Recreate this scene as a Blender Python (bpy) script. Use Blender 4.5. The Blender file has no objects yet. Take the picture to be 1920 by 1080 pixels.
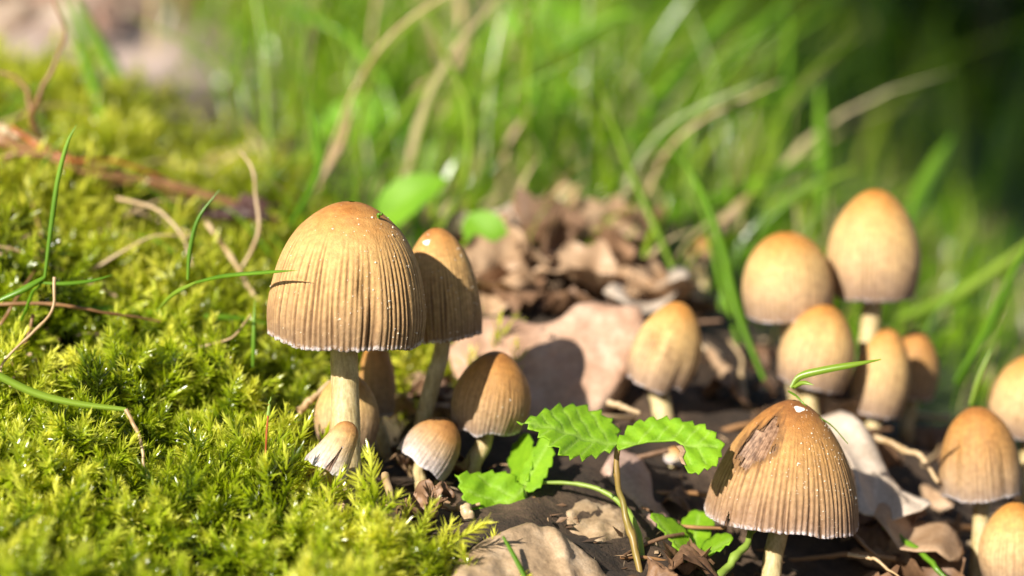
import bpy, math, random
import numpy as np
from mathutils import Vector, Matrix
from mathutils.geometry import delaunay_2d_cdt

random.seed(7)
RNG = np.random.default_rng(7)
scene = bpy.context.scene
COL = scene.collection

# ------------------------------------------------------------------ camera, sky, sun, exposure
FOCUS = 0.472                        # metres to the striped cap that is in focus
PITCH = math.radians(9.0)
TANH = 18.0 / 85.0
CAM = np.array([0.0, -FOCUS, 0.1119])
cam_data = bpy.data.cameras.new('camera')
cam_data.lens = 85; cam_data.sensor_width = 36
cam_data.clip_start = 0.01; cam_data.clip_end = 200
cam_data.dof.use_dof = True; cam_data.dof.focus_distance = FOCUS - 0.008
cam_data.dof.aperture_fstop = 8.5; cam_data.dof.aperture_blades = 0
cam = bpy.data.objects.new('camera', cam_data); COL.objects.link(cam)
cam.location = CAM; cam.rotation_euler = (math.pi/2 - PITCH, 0, 0)
scene.camera = cam

SUN_TRAVEL = Vector((0.98, 1.40, -1.08)).normalized()
to_sun = -SUN_TRAVEL
sun_el = math.asin(to_sun.z)
world = bpy.data.worlds.new('World'); scene.world = world; world.use_nodes = True
wn = world.node_tree
sky = wn.nodes.new('ShaderNodeTexSky'); sky.sky_type = 'NISHITA'; sky.sun_disc = False
sky.sun_elevation = sun_el
sky.sun_rotation = math.atan2(to_sun.x, to_sun.y)
wn.links.new(sky.outputs[0], wn.nodes['Background'].inputs[0])
wn.nodes['Background'].inputs[1].default_value = 0.05
sl = bpy.data.lights.new('sun', 'SUN'); sl.energy = 5.0; sl.angle = math.radians(0.53); sl.color = (1.0, 0.94, 0.84)
sun = bpy.data.objects.new('sun', sl); COL.objects.link(sun)
sun.rotation_euler = SUN_TRAVEL.to_track_quat('-Z', 'Y').to_euler()
sun.location = (-1, -2, 2)
scene.view_settings.view_transform = 'Standard'; scene.view_settings.look = 'None'
scene.view_settings.exposure = 0.88; scene.view_settings.gamma = 1.0
scene.view_settings.use_curve_mapping = False
scene.render.engine = 'CYCLES'
scene.cycles.use_denoising = True
scene.cycles.max_bounces = 8; scene.cycles.transparent_max_bounces = 8
scene.cycles.sample_clamp_indirect = 6

# ------------------------------------------------------------------ from photo pixels to places
AX = np.array([1.0, 0, 0]); AU = np.array([0, math.sin(PITCH), math.cos(PITCH)]); AF = np.array([0, math.cos(PITCH), -math.sin(PITCH)])
PXM = TANH / 960 * FOCUS             # metres per photo pixel at the focus distance
def P(px, py, off=0.0):
    """pixel + centimetres behind the focus plane -> metres"""
    d = FOCUS + off/100
    return CAM + AX*((px-960)/960*TANH*d) + AU*((540-py)/960*TANH*d) + AF*d
def mpx(off=0.0): return TANH/960*(FOCUS + off/100)

# ------------------------------------------------------------------ noise
def _hash(ix, iy, iz):
    h = (ix*374761393 + iy*668265263 + iz*2147483647 + 1013904223).astype(np.int64) & 0xffffffff
    h = ((h ^ (h >> 13))*1274126177) & 0xffffffff
    h = (h ^ (h >> 16)) & 0xffffffff
    return h/4294967295.0
def noise(p, scale=1.0, seed=0):
    p = np.asarray(p, float)*scale + seed*17.31
    i = np.floor(p).astype(np.int64); f = p - i; f = f*f*(3-2*f)
    r = 0
    for a in (0, 1):
        wx = f[:, 0] if a else 1-f[:, 0]
        for b in (0, 1):
            wy = f[:, 1] if b else 1-f[:, 1]
            for c in (0, 1):
                wz = f[:, 2] if c else 1-f[:, 2]
                r = r + wx*wy*wz*_hash(i[:, 0]+a, i[:, 1]+b, i[:, 2]+c)
    return r*2-1
def fbm(p, scale=1.0, seed=0, oct=3):
    return sum(noise(p, scale*2**o, seed+o)*0.5**o for o in range(oct))
def sstep(a, b, x):
    t = np.clip((x-a)/(b-a), 0, 1); return t*t*(3-2*t)

# ------------------------------------------------------------------ object helpers
def link_mesh(name, verts, faces, mat, parent=None, smooth=True, attrs=None, kind=None):
    me = bpy.data.meshes.new(name)
    verts = np.asarray(verts, dtype=np.float32)
    if isinstance(faces, np.ndarray):
        n, k = faces.shape
        me.vertices.add(len(verts)); me.vertices.foreach_set('co', verts.ravel())
        me.loops.add(n*k); me.loops.foreach_set('vertex_index', faces.astype(np.int32).ravel())
        me.polygons.add(n); me.polygons.foreach_set('loop_start', np.arange(0, n*k, k, dtype=np.int32))
        me.polygons.foreach_set('loop_total', np.full(n, k, dtype=np.int32))
        me.update(calc_edges=True); me.validate()
    else:
        me.from_pydata([tuple(map(float, v)) for v in verts], [], [tuple(map(int, f)) for f in faces]); me.update()
    me.polygons.foreach_set('use_smooth', np.full(len(me.polygons), smooth, dtype=bool))
    for k, v in (attrs or {}).items():
        a = me.attributes.new(k, 'FLOAT', 'POINT'); a.data.foreach_set('value', np.asarray(v, dtype=np.float32))
    me.materials.append(mat)
    o = bpy.data.objects.new(name, me); COL.objects.link(o)
    if parent is not None: o.parent = parent; o.matrix_parent_inverse = Matrix.Translation(-Vector(parent.location))
    if kind: o['kind'] = kind
    return o
def tag(o, label, cat, group=None):
    o['label'] = label; o['category'] = cat
    if group: o['group'] = group
    return o
def thing(name, loc, label, cat, group=None):
    o = bpy.data.objects.new(name, None); COL.objects.link(o)
    o.location = [float(v) for v in loc]; o.empty_display_size = 0.005
    return tag(o, label, cat, group)
def copy_tree(o, parent=None):
    c = o.copy(); COL.objects.link(c); c.parent = parent
    for ch in o.children: copy_tree(ch, c)
    return c
def grid_faces(nr, nc, wrap=False):
    r = np.arange(nr-1)[:, None]; c = np.arange(nc if wrap else nc-1)[None, :]
    a = r*nc + c; b = r*nc + (c+1) % nc
    return np.stack([a, b, b+nc, a+nc], -1).reshape(-1, 4)
def spline(pts, n):
    """Catmull-Rom through pts, n samples"""
    pts = np.asarray(pts, float); m = len(pts)
    if m == 2: return pts[0] + np.linspace(0, 1, n)[:, None]*(pts[1]-pts[0])
    q = np.vstack([2*pts[0]-pts[1], pts, 2*pts[-1]-pts[-2]])
    t = np.linspace(0, m-1-1e-9, n); i = t.astype(int); f = (t-i)[:, None]
    p0, p1, p2, p3 = q[i], q[i+1], q[i+2], q[i+3]
    return 0.5*(2*p1 + (p2-p0)*f + (2*p0-5*p1+4*p2-p3)*f**2 + (3*p1-p0-3*p2+p3)*f**3)
def unit(v): return v/(np.linalg.norm(v)+1e-12)
def tube(path, radii, sides=10, wob=0.0, seed=0):
    path = np.asarray(path); n = len(path)
    tan = np.gradient(path, axis=0); tan /= np.linalg.norm(tan, axis=1)[:, None]+1e-12
    ref = np.array([0.13, -1.0, 0.21]); ref = unit(ref - tan[0]*ref.dot(tan[0]))
    vs = []
    ang = np.linspace(0, 2*math.pi, sides, endpoint=False)
    for i in range(n):
        ref = unit(ref - tan[i]*ref.dot(tan[i])); b = np.cross(tan[i], ref)
        vs.append(path[i] + radii[i]*(np.cos(ang)[:, None]*ref + np.sin(ang)[:, None]*b))
    v = np.vstack(vs)
    if wob:
        ctr = np.repeat(path, sides, axis=0); s = 1/np.mean(radii)
        v = ctr + (v-ctr)*(1+wob*fbm(v, s*0.6, seed))[:, None]
    f = grid_faces(n, sides, True)
    t = np.repeat(np.linspace(0, 1, n), sides)
    return v, f, t

# ------------------------------------------------------------------ materials
def new_mat(name):
    m = bpy.data.materials.new(name); m.use_nodes = True
    nt = m.node_tree; return m, nt, nt.nodes['Principled BSDF'], nt.nodes['Material Output']
def N(nt, typ, **kw):
    n = nt.nodes.new(typ)
    for k, v in kw.items():
        if k in n.inputs.keys(): n.inputs[k].default_value = v
        else: setattr(n, k, v)
    return n
def ramp(nt, fac, stops):
    r = nt.nodes.new('ShaderNodeValToRGB'); e = r.color_ramp.elements
    while len(e) < len(stops): e.new(0.5)
    for i, (p, c) in enumerate(stops): e[i].position = p; e[i].color = (*c, 1)
    nt.links.new(fac, r.inputs[0]); return r.outputs[0]
def mixc(nt, fac, a, b, mode='MIX'):
    m = nt.nodes.new('ShaderNodeMix'); m.data_type = 'RGBA'; m.blend_type = mode
    for sock, val in ((m.inputs[0], fac), (m.inputs[6], a), (m.inputs[7], b)):
        if hasattr(val, 'is_output'): nt.links.new(val, sock)
        else: sock.default_value = (*val, 1) if isinstance(val, tuple) else val
    return m.outputs[2]
def math_n(nt, op, a, b=0.0):
    m = nt.nodes.new('ShaderNodeMath'); m.operation = op
    for s, v in ((m.inputs[0], a), (m.inputs[1], b)):
        if hasattr(v, 'is_output'): nt.links.new(v, s)
        else: s.default_value = v
    return m.outputs[0]
def objcoord(nt): return nt.nodes.new('ShaderNodeNewGeometry').outputs['Position']
def tex_noise(nt, scale, detail=3, rough=0.55, coord=None):
    n = N(nt, 'ShaderNodeTexNoise', Scale=scale, Detail=detail, Roughness=rough)
    nt.links.new(coord if coord is not None else objcoord(nt), n.inputs['Vector']); return n.outputs[0]
def bump(nt, bs, height, strength=0.3, dist=0.0005):
    b = N(nt, 'ShaderNodeBump', Strength=strength, Distance=dist)
    nt.links.new(height, b.inputs['Height']); nt.links.new(b.outputs[0], bs.inputs['Normal'])
def attr(nt, name): return N(nt, 'ShaderNodeAttribute', attribute_name=name).outputs['Fac']
def translucent(nt, bs, out, color, fac):
    tr = nt.nodes.new('ShaderNodeBsdfTranslucent'); ms = nt.nodes.new('ShaderNodeMixShader')
    ms.inputs[0].default_value = fac
    if hasattr(color, 'is_output'): nt.links.new(color, tr.inputs[0])
    else: tr.inputs[0].default_value = (*color, 1)
    nt.links.new(bs.outputs[0], ms.inputs[1]); nt.links.new(tr.outputs[0], ms.inputs[2]); nt.links.new(ms.outputs[0], out.inputs[0])

def cap_material(name, stops, groove=0.5, rough=0.5):
    m, nt, bs, out = new_mat(name)
    n1 = tex_noise(nt, 260, 4)
    s = attr(nt, 's')
    sj = math_n(nt, 'ADD', s, math_n(nt, 'MULTIPLY', math_n(nt, 'SUBTRACT', n1, 0.5), 0.22))
    c = ramp(nt, sj, stops)
    g = attr(nt, 'g')
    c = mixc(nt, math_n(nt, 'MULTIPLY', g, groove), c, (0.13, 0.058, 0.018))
    n2 = tex_noise(nt, 900, 3)
    c = mixc(nt, 0.5, c, ramp(nt, n2, [(0.32, (0.50, 0.44, 0.36)), (0.68, (1.12, 1.1, 1.05))]), 'MULTIPLY')
    st = sstep_node(nt, tex_noise(nt, 95, 5, 0.65), 0.56, 0.72)
    c = mixc(nt, math_n(nt, 'MULTIPLY', st, 0.45), c, (0.20, 0.10, 0.04))
    rim = sstep_node(nt, s, 0.955, 0.995)
    rimn = math_n(nt, 'MULTIPLY', rim, sstep_node(nt, tex_noise(nt, 1100, 2), 0.35, 0.6))
    c = mixc(nt, math_n(nt, 'MULTIPLY', rimn, 0.7), c, (0.78, 0.72, 0.74))
    nt.links.new(c, bs.inputs['Base Color'])
    nt.links.new(ramp(nt, tex_noise(nt, 800, 3), [(0.3, (rough,)*3), (0.7, (min(1, rough+.3),)*3)]), bs.inputs['Roughness'])
    bs.inputs['Specular IOR Level'].default_value = 0.38
    bs.inputs['Subsurface Weight'].default_value = 0.12
    bs.inputs['Subsurface Radius'].default_value = (1.0, 0.55, 0.2); bs.inputs['Subsurface Scale'].default_value = 0.0012
    bump(nt, bs, tex_noise(nt, 2600, 4, 0.7), 0.75, 0.0003)
    return m
def sstep_node(nt, v, a, b):
    mr = N(nt, 'ShaderNodeMapRange', interpolation_type='SMOOTHSTEP')
    mr.inputs[1].default_value = a; mr.inputs[2].default_value = b
    nt.links.new(v, mr.inputs[0]); return mr.outputs[0]

MAT = {}
MAT['cap_striped'] = cap_material('cap_striped', [(0.0, (0.42, 0.17, 0.035)), (0.10, (0.55, 0.27, 0.075)), (0.3, (0.64, 0.385, 0.14)), (0.6, (0.59, 0.36, 0.15)), (0.85, (0.40, 0.25, 0.125)), (1.0, (0.28, 0.18, 0.11))], 0.9, 0.5)
MAT['cap_torn'] = cap_material('cap_torn', [(0.0, (0.24, 0.09, 0.022)), (0.14, (0.40, 0.175, 0.042)), (0.35, (0.52, 0.28, 0.09)), (0.65, (0.47, 0.28, 0.125)), (0.9, (0.34, 0.21, 0.125)), (1.0, (0.36, 0.25, 0.19))], 0.8, 0.5)
MAT['cap_young'] = cap_material('cap_young', [(0.0, (0.48, 0.20, 0.032)), (0.12, (0.56, 0.28, 0.07)), (0.35, (0.66, 0.42, 0.165)), (0.65, (0.62, 0.41, 0.21)), (0.88, (0.42, 0.285, 0.185)), (1.0, (0.32, 0.22, 0.16))], 0.5, 0.45)
MAT['cap_brown'] = cap_material('cap_brown', [(0.0, (0.34, 0.135, 0.028)), (0.15, (0.46, 0.21, 0.05)), (0.45, (0.48, 0.26, 0.09)), (0.75, (0.46, 0.30, 0.16)), (0.95, (0.37, 0.27, 0.20)), (1.0, (0.44, 0.36, 0.32))], 0.6, 0.36)
MAT['cap_lilac'] = cap_material('cap_lilac', [(0.0, (0.34, 0.135, 0.03)), (0.3, (0.46, 0.23, 0.075)), (0.55, (0.50, 0.34, 0.20)), (0.82, (0.55, 0.45, 0.40)), (1.0, (0.60, 0.53, 0.53))], 0.4, 0.45)  # upper stops browned to stand in for shade on the tilted cap
MAT['cap_pale'] = cap_material('cap_pale', [(0.0, (0.48, 0.20, 0.045)), (0.2, (0.56, 0.31, 0.11)), (0.5, (0.64, 0.46, 0.27)), (0.8, (0.66, 0.55, 0.47)), (1.0, (0.64, 0.57, 0.58))], 0.4, 0.5)

m, nt, bs, out = new_mat('stem')
mp_ = N(nt, 'ShaderNodeMapping'); mp_.inputs['Scale'].default_value = (1, 1, 0.07); nt.links.new(objcoord(nt), mp_.inputs['Vector'])
fib = tex_noise(nt, 1500, 4, 0.6, mp_.outputs[0])
c = ramp(nt, tex_noise(nt, 300, 4), [(0.3, (0.46, 0.35, 0.15)), (0.7, (0.68, 0.57, 0.32))])
c = mixc(nt, 0.6, c, ramp(nt, fib, [(0.35, (0.55, 0.46, 0.34)), (0.62, (1.05, 1.05, 1.05))]), 'MULTIPLY')
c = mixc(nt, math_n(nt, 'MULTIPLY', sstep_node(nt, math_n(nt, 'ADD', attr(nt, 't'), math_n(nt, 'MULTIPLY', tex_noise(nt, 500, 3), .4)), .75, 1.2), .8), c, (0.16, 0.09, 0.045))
c = mixc(nt, 0.4, c, ramp(nt, tex_noise(nt, 1800, 2), [(0.35, (0.6, 0.52, 0.4)), (0.65, (1, 1, 1))]), 'MULTIPLY')
nt.links.new(c, bs.inputs['Base Color']); bs.inputs['Roughness'].default_value = 0.55
bs.inputs['Subsurface Weight'].default_value = 0.4; bs.inputs['Subsurface Radius'].default_value = (1, 0.75, 0.3); bs.inputs['Subsurface Scale'].default_value = 0.002
bump(nt, bs, fib, 0.6, 0.0004); MAT['stem'] = m

m, nt, bs, out = new_mat('gill')
c = ramp(nt, tex_noise(nt, 700, 3), [(0.3, (0.10, 0.055, 0.035)), (0.7, (0.34, 0.22, 0.15))])
nt.links.new(c, bs.inputs['Base Color']); bs.inputs['Roughness'].default_value = 0.7; MAT['gill'] = m

m, nt, bs, out = new_mat('gill_pale')
c = ramp(nt, attr(nt, 'edge'), [(0.35, (0.10, 0.05, 0.03)), (0.75, (0.70, 0.50, 0.36))])
nt.links.new(c, bs.inputs['Base Color']); bs.inputs['Roughness'].default_value = 0.6; MAT['gill_pale'] = m

m, nt, bs, out = new_mat('gill_bare')
c = ramp(nt, tex_noise(nt, 900, 3), [(0.35, (0.10, 0.045, 0.02)), (0.65, (0.36, 0.21, 0.12))])
nt.links.new(c, bs.inputs['Base Color']); bs.inputs['Roughness'].default_value = 0.6; MAT['gill_bare'] = m
m, nt, bs, out = new_mat('glint'); bs.inputs['Base Color'].default_value = (0.86, 0.80, 0.70, 1); bs.inputs['Roughness'].default_value = 0.3; MAT['glint'] = m  # near-white colour of the painted sun glints
m, nt, bs, out = new_mat('granule'); bs.inputs['Base Color'].default_value = (0.80, 0.70, 0.55, 1); bs.inputs['Roughness'].default_value = 0.35; MAT['granule'] = m

def leafy(name, stops, scale, trans, tfac, rough=0.38, vein=None, t_attr=False, spec=0.5):
    m, nt, bs, out = new_mat(name)
    src = attr(nt, 't') if t_attr else tex_noise(nt, scale, 3)
    if t_attr:
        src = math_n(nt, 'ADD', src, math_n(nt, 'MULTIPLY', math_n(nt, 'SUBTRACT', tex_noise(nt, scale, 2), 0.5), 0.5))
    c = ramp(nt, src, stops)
    if vein: c = mixc(nt, math_n(nt, 'MULTIPLY', attr(nt, 'v'), 0.75), c, vein)
    nt.links.new(c, bs.inputs['Base Color']); bs.inputs['Roughness'].default_value = rough
    bs.inputs['Specular IOR Level'].default_value = spec
    if vein: bump(nt, bs, tex_noise(nt, 1400, 4, 0.65), 0.5, 0.0004)
    tc = mixc(nt, 1.0, c, trans, 'MULTIPLY')
    translucent(nt, bs, out, tc, tfac)
    MAT[name] = m; return m
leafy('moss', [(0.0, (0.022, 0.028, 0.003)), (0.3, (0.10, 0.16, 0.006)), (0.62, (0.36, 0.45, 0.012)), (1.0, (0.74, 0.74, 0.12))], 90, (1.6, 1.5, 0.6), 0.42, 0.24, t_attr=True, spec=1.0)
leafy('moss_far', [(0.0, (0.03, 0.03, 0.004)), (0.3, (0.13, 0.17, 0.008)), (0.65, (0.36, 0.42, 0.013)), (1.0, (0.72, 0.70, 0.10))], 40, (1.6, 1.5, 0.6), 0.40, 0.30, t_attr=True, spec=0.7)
leafy('strawberry', [(0.3, (0.20, 0.40, 0.010)), (0.7, (0.31, 0.53, 0.016))], 300, (1.6, 1.5, 0.5), 0.42, 0.58, vein=(0.40, 0.58, 0.10))
leafy('broad_leaf', [(0.3, (0.15, 0.36, 0.010)), (0.7, (0.24, 0.48, 0.02))], 60, (1.6, 1.5, 0.5), 0.45, 0.6)
leafy('grass_green', [(0.3, (0.11, 0.25, 0.012)), (0.7, (0.22, 0.40, 0.03))], 40, (1.6, 1.5, 0.5), 0.40, 0.28)
leafy('grass_lime', [(0.3, (0.19, 0.32, 0.02)), (0.7, (0.32, 0.44, 0.05))], 40, (1.6, 1.5, 0.5), 0.42, 0.3)
leafy('grass_stuff', [(0.0, (0.03, 0.08, 0.003)), (0.4, (0.12, 0.26, 0.007)), (0.75, (0.30, 0.42, 0.018)), (1.0, (0.62, 0.50, 0.28))], 12, (1.6, 1.5, 0.5), 0.45, 0.28, t_attr=True)
leafy('grass_pale', [(0.3, (0.42, 0.50, 0.20)), (0.7, (0.60, 0.64, 0.40))], 60, (1.3, 1.3, 0.8), 0.35, 0.22, spec=0.8)
leafy('straw', [(0.3, (0.42, 0.27, 0.12)), (0.7, (0.66, 0.50, 0.30))], 150, (1.2, 1.0, 0.7), 0.2, 0.4)
leafy('brown_stem', [(0.3, (0.16, 0.075, 0.025)), (0.7, (0.36, 0.19, 0.08))], 120, (1.2, 1.0, 0.7), 0.08, 0.42)
leafy('petiole', [(0.3, (0.20, 0.20, 0.03)), (0.7, (0.34, 0.20, 0.06))], 80, (1.2, 1.2, 0.7), 0.2, 0.4)
leafy('petiole_green', [(0.3, (0.22, 0.34, 0.04)), (0.7, (0.34, 0.44, 0.08))], 80, (1.2, 1.2, 0.7), 0.25, 0.4)
leafy('shrub_leaf', [(0.3, (0.018, 0.05, 0.006)), (0.7, (0.05, 0.11, 0.012))], 3, (1.5, 1.5, 0.5), 0.3, 0.35)
leafy('seta', [(0.3, (0.30, 0.06, 0.015)), (0.7, (0.45, 0.14, 0.03))], 200, (1.2, 1, 0.7), 0.1, 0.35)

def dead_leaf_mat(name, a, b, rough=0.55):
    m, nt, bs, out = new_mat(name)
    c = ramp(nt, tex_noise(nt, 160, 5), [(0.3, a), (0.7, b)])
    c = mixc(nt, math_n(nt, 'MULTIPLY', attr(nt, 'v'), 0.5), c, tuple(min(1, x*1.35) for x in b))
    c = mixc(nt, 0.35, c, ramp(nt, tex_noise(nt, 1200, 3), [(0.35, (0.5, 0.45, 0.4)), (0.65, (1, 1, 1))]), 'MULTIPLY')
    nt.links.new(c, bs.inputs['Base Color']); bs.inputs['Roughness'].default_value = rough
    bump(nt, bs, tex_noise(nt, 700, 4), 0.4, 0.0005)
    translucent(nt, bs, out, c, 0.15)
    MAT[name] = m; return m
dead_leaf_mat('dead_leaf_tan', (0.34, 0.20, 0.10), (0.58, 0.40, 0.25))
dead_leaf_mat('dead_leaf_brown', (0.12, 0.06, 0.03), (0.30, 0.17, 0.09))
dead_leaf_mat('dead_leaf_pink', (0.42, 0.25, 0.18), (0.62, 0.43, 0.34))
dead_leaf_mat('dead_leaf_pale', (0.48, 0.38, 0.28), (0.68, 0.57, 0.46))
dead_leaf_mat('dead_leaf_dark', (0.05, 0.022, 0.018), (0.14, 0.065, 0.05))

def stone_mat(name, a, b, c3):
    m, nt, bs, out = new_mat(name)
    c = ramp(nt, tex_noise(nt, 110, 6, 0.65), [(0.28, a), (0.5, b), (0.72, c3)])
    c = mixc(nt, 0.5, c, ramp(nt, tex_noise(nt, 900, 4, 0.7), [(0.3, (0.45, 0.42, 0.38)), (0.6, (1, 1, 1))]), 'MULTIPLY')
    nt.links.new(c, bs.inputs['Base Color']); bs.inputs['Roughness'].default_value = 0.6
    bump(nt, bs, tex_noise(nt, 350, 6, 0.65), 0.6, 0.0009)
    MAT[name] = m
stone_mat('stone_pink', (0.34, 0.19, 0.11), (0.47, 0.29, 0.19), (0.60, 0.43, 0.31))
stone_mat('stone_tan', (0.26, 0.17, 0.09), (0.42, 0.29, 0.17), (0.58, 0.45, 0.31))

m, nt, bs, out = new_mat('soil')
nz = tex_noise(nt, 45, 6, 0.65)
c = ramp(nt, nz, [(0.3, (0.012, 0.008, 0.005)), (0.5, (0.05, 0.03, 0.016)), (0.65, (0.13, 0.08, 0.045)), (0.85, (0.32, 0.22, 0.14))])
cg = ramp(nt, tex_noise(nt, 60, 5, 0.6), [(0.3, (0.03, 0.035, 0.006)), (0.7, (0.10, 0.12, 0.012))])
c = mixc(nt, attr(nt, 'moss'), c, cg)
cl = ramp(nt, tex_noise(nt, 7, 5, 0.6), [(0.3, (0.34, 0.23, 0.16)), (0.7, (0.66, 0.50, 0.41))])
c = mixc(nt, attr(nt, 'litter'), c, cl)
cf = ramp(nt, tex_noise(nt, 2.2, 5, 0.6), [(0.3, (0.02, 0.035, 0.006)), (0.6, (0.07, 0.11, 0.012)), (0.8, (0.13, 0.17, 0.03))])
c = mixc(nt, attr(nt, 'far'), c, cf)
nt.links.new(c, bs.inputs['Base Color']); bs.inputs['Roughness'].default_value = 0.85
bump(nt, bs, tex_noise(nt, 260, 5, 0.7), 0.7, 0.002); MAT['soil'] = m

m, nt, bs, out = new_mat('dew'); bs.inputs['Base Color'].default_value = (1, 1, 1, 1); bs.inputs['Roughness'].default_value = 0.02
bs.inputs['Transmission Weight'].default_value = 1.0; bs.inputs['IOR'].default_value = 1.33; MAT['dew'] = m
m, nt, bs, out = new_mat('bark')
c = ramp(nt, tex_noise(nt, 14, 6, 0.65), [(0.3, (0.03, 0.022, 0.015)), (0.7, (0.14, 0.10, 0.07))])
nt.links.new(c, bs.inputs['Base Color']); bs.inputs['Roughness'].default_value = 0.85; MAT['bark'] = m

# ------------------------------------------------------------------ ground: a surface through points where things meet it
GROUND = [(0,1080,-4.5),(350,1090,-4.5),(700,1100,-4.0),(1000,1120,-3.0),(1300,1150,-2),(1900,1230,-1),
 (0,910,-1.5),(300,940,-1),(650,925,0),(850,945,.8),(1000,930,1.5),(1200,980,1.5),(1445,1130,.5),(1650,1130,1.5),
 (0,720,1.5),(300,750,2),(500,810,2.5),(700,860,3),(885,860,3.5),
 (0,580,3.5),(250,600,5),(450,660,5.5),(700,750,6),
 (0,440,7),(250,460,9),(450,520,10),
 (0,300,12),(250,330,15),(480,410,16),(100,210,20),(400,240,26),
 (1080,810,5),(900,640,7.5),(1250,800,5.8),(1480,800,7.5),(1620,800,8.3),(1850,1120,4),(1930,1000,8),
 (1000,500,13),(1000,380,24),(700,330,28),(700,130,50),(1000,220,50),(1130,620,9),(1300,600,12),(1350,480,20),
 (1500,680,16),(1800,820,15),(1650,560,32),(1700,330,100),(1250,230,60),(1250,60,110),(300,100,45),(100,10,80),(600,10,80),
 (1850,60,260),(1000,-20,150),(200,-60,150),(1900,20,400)]
_gp = np.array([P(*g) for g in GROUND])
def _q(x, y):
    d = np.clip(y - CAM[1], 0.34, 4.6)
    return np.stack([np.clip(x/np.maximum(y-CAM[1], 0.05)/TANH, -1.5, 1.5)*1.0, np.log(d)*2.4], -1)
_gq = _q(_gp[:, 0], _gp[:, 1])
def _k(r): return np.where(r > 1e-9, r*r*np.log(r+1e-12), 0)
_n = len(_gq)
_A = np.zeros((_n+3, _n+3))
_A[:_n, :_n] = _k(np.linalg.norm(_gq[:, None]-_gq[None], axis=2)) + np.eye(_n)*0.004
_A[:_n, _n] = 1; _A[:_n, _n+1:] = _gq; _A[_n, :_n] = 1; _A[_n+1:, :_n] = _gq.T
_w = np.linalg.solve(_A, np.concatenate([_gp[:, 2], np.zeros(3)]))
def ground_z(x, y):
    x = np.atleast_1d(np.asarray(x, float)); y = np.atleast_1d(np.asarray(y, float)); res = np.empty(len(x))
    for i in range(0, len(x), 20000):
        q = _q(x[i:i+20000], y[i:i+20000])
        res[i:i+20000] = _k(np.linalg.norm(q[:, None]-_gq[None], axis=2)) @ _w[:_n] + _w[_n] + q @ _w[_n+1:]
    return np.clip(res, -0.25, 0.30)
def gxy(px, off):
    d = FOCUS + np.asarray(off)/100
    return (np.asarray(px)-960)/960*TANH*d, CAM[1] + d
def gpt(px, off, lift=0.0):
    x, y = gxy(px, off); return np.array([float(x), float(y), float(ground_z(x, y)[0])+lift])
def pxoff(x, y):
    d = y - CAM[1]; return 960 + x/np.maximum(d, .05)/TANH*960, (d-FOCUS)*100
def moss_mask(px, off):
    edge = np.interp(off, [-9, -4, -1.5, 0, 1.5, 4, 8, 14, 24], [735, 690, 655, 620, 560, 600, 640, 620, 420])
    m = sstep(60, -60, px-edge)*sstep(30, 20, off)
    patch = 0.8*np.exp(-(((px-835)/50)**2 + ((off+3.6)/0.8)**2)) + 0.8*np.exp(-(((px-800)/110)**2 + ((off-7)/2.5)**2))
    return np.clip(m + patch, 0, 1)

us = np.linspace(-1, 1, 300); vs_ = np.linspace(-1, 1, 340)
gx = 0.05*np.sinh(us*7.6); gy = 0.06*np.sinh(vs_*7.4)
X, Y = np.meshgrid(gx, gy); X = X.ravel(); Y = Y.ravel()
Z = ground_z(X, Y)
PXg, OFg = pxoff(X, Y)
pts = np.stack([X, Y, Z], -1)
mm = moss_mask(PXg, OFg)*(Y > CAM[1]+0.1)
near = sstep(1.2, 0.4, np.hypot(X, Y))
Z = Z + fbm(pts, 90, 3)*0.0022*near + fbm(pts, 30, 5)*0.003*near - 0.004*mm
litter = np.clip(sstep(520, 200, PXg)*sstep(22, 40, OFg) + 0.15*sstep(1250, 900, PXg)*sstep(18, 30, OFg), 0, 1)*sstep(600, 200, OFg)
far = np.clip(sstep(900, 1300, PXg)*sstep(20, 60, OFg) + sstep(1350, 1600, PXg)*sstep(10, 18, OFg) + sstep(300, 500, OFg), 0, 1)
ground = link_mesh('ground', np.stack([X, Y, Z], -1), grid_faces(340, 300), MAT['soil'], attrs={'moss': mm, 'litter': litter, 'far': far}, kind='structure')

# ------------------------------------------------------------------ mushrooms
PROF = {
 'bell': ([0, .03, .12, .24, .46, .77, 1], [0, .25, .50, .70, .89, 1, .985]),
 'egg': ([0, .03, .10, .25, .45, .65, .85, 1], [0, .25, .46, .73, .93, 1, .95, .86]),
 'cone': ([0, .03, .12, .3, .5, .75, 1], [0, .17, .37, .61, .79, .93, 1.0]),
 'skirt': ([0, .04, .14, .3, .5, .75, 1], [0, .30, .52, .64, .74, .88, 1.04]),
 'dome': ([0, .03, .12, .26, .5, .75, 1], [0, .30, .56, .78, .96, 1.0, .93]),
}
def profile(kind, s):
    a, b = PROF[kind]
    # smooth monotone-ish interpolation through a dense spline
    pts = spline(np.stack([np.sqrt(a), b], -1), 400)
    return np.interp(np.sqrt(s), pts[:, 0], pts[:, 1])

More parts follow.
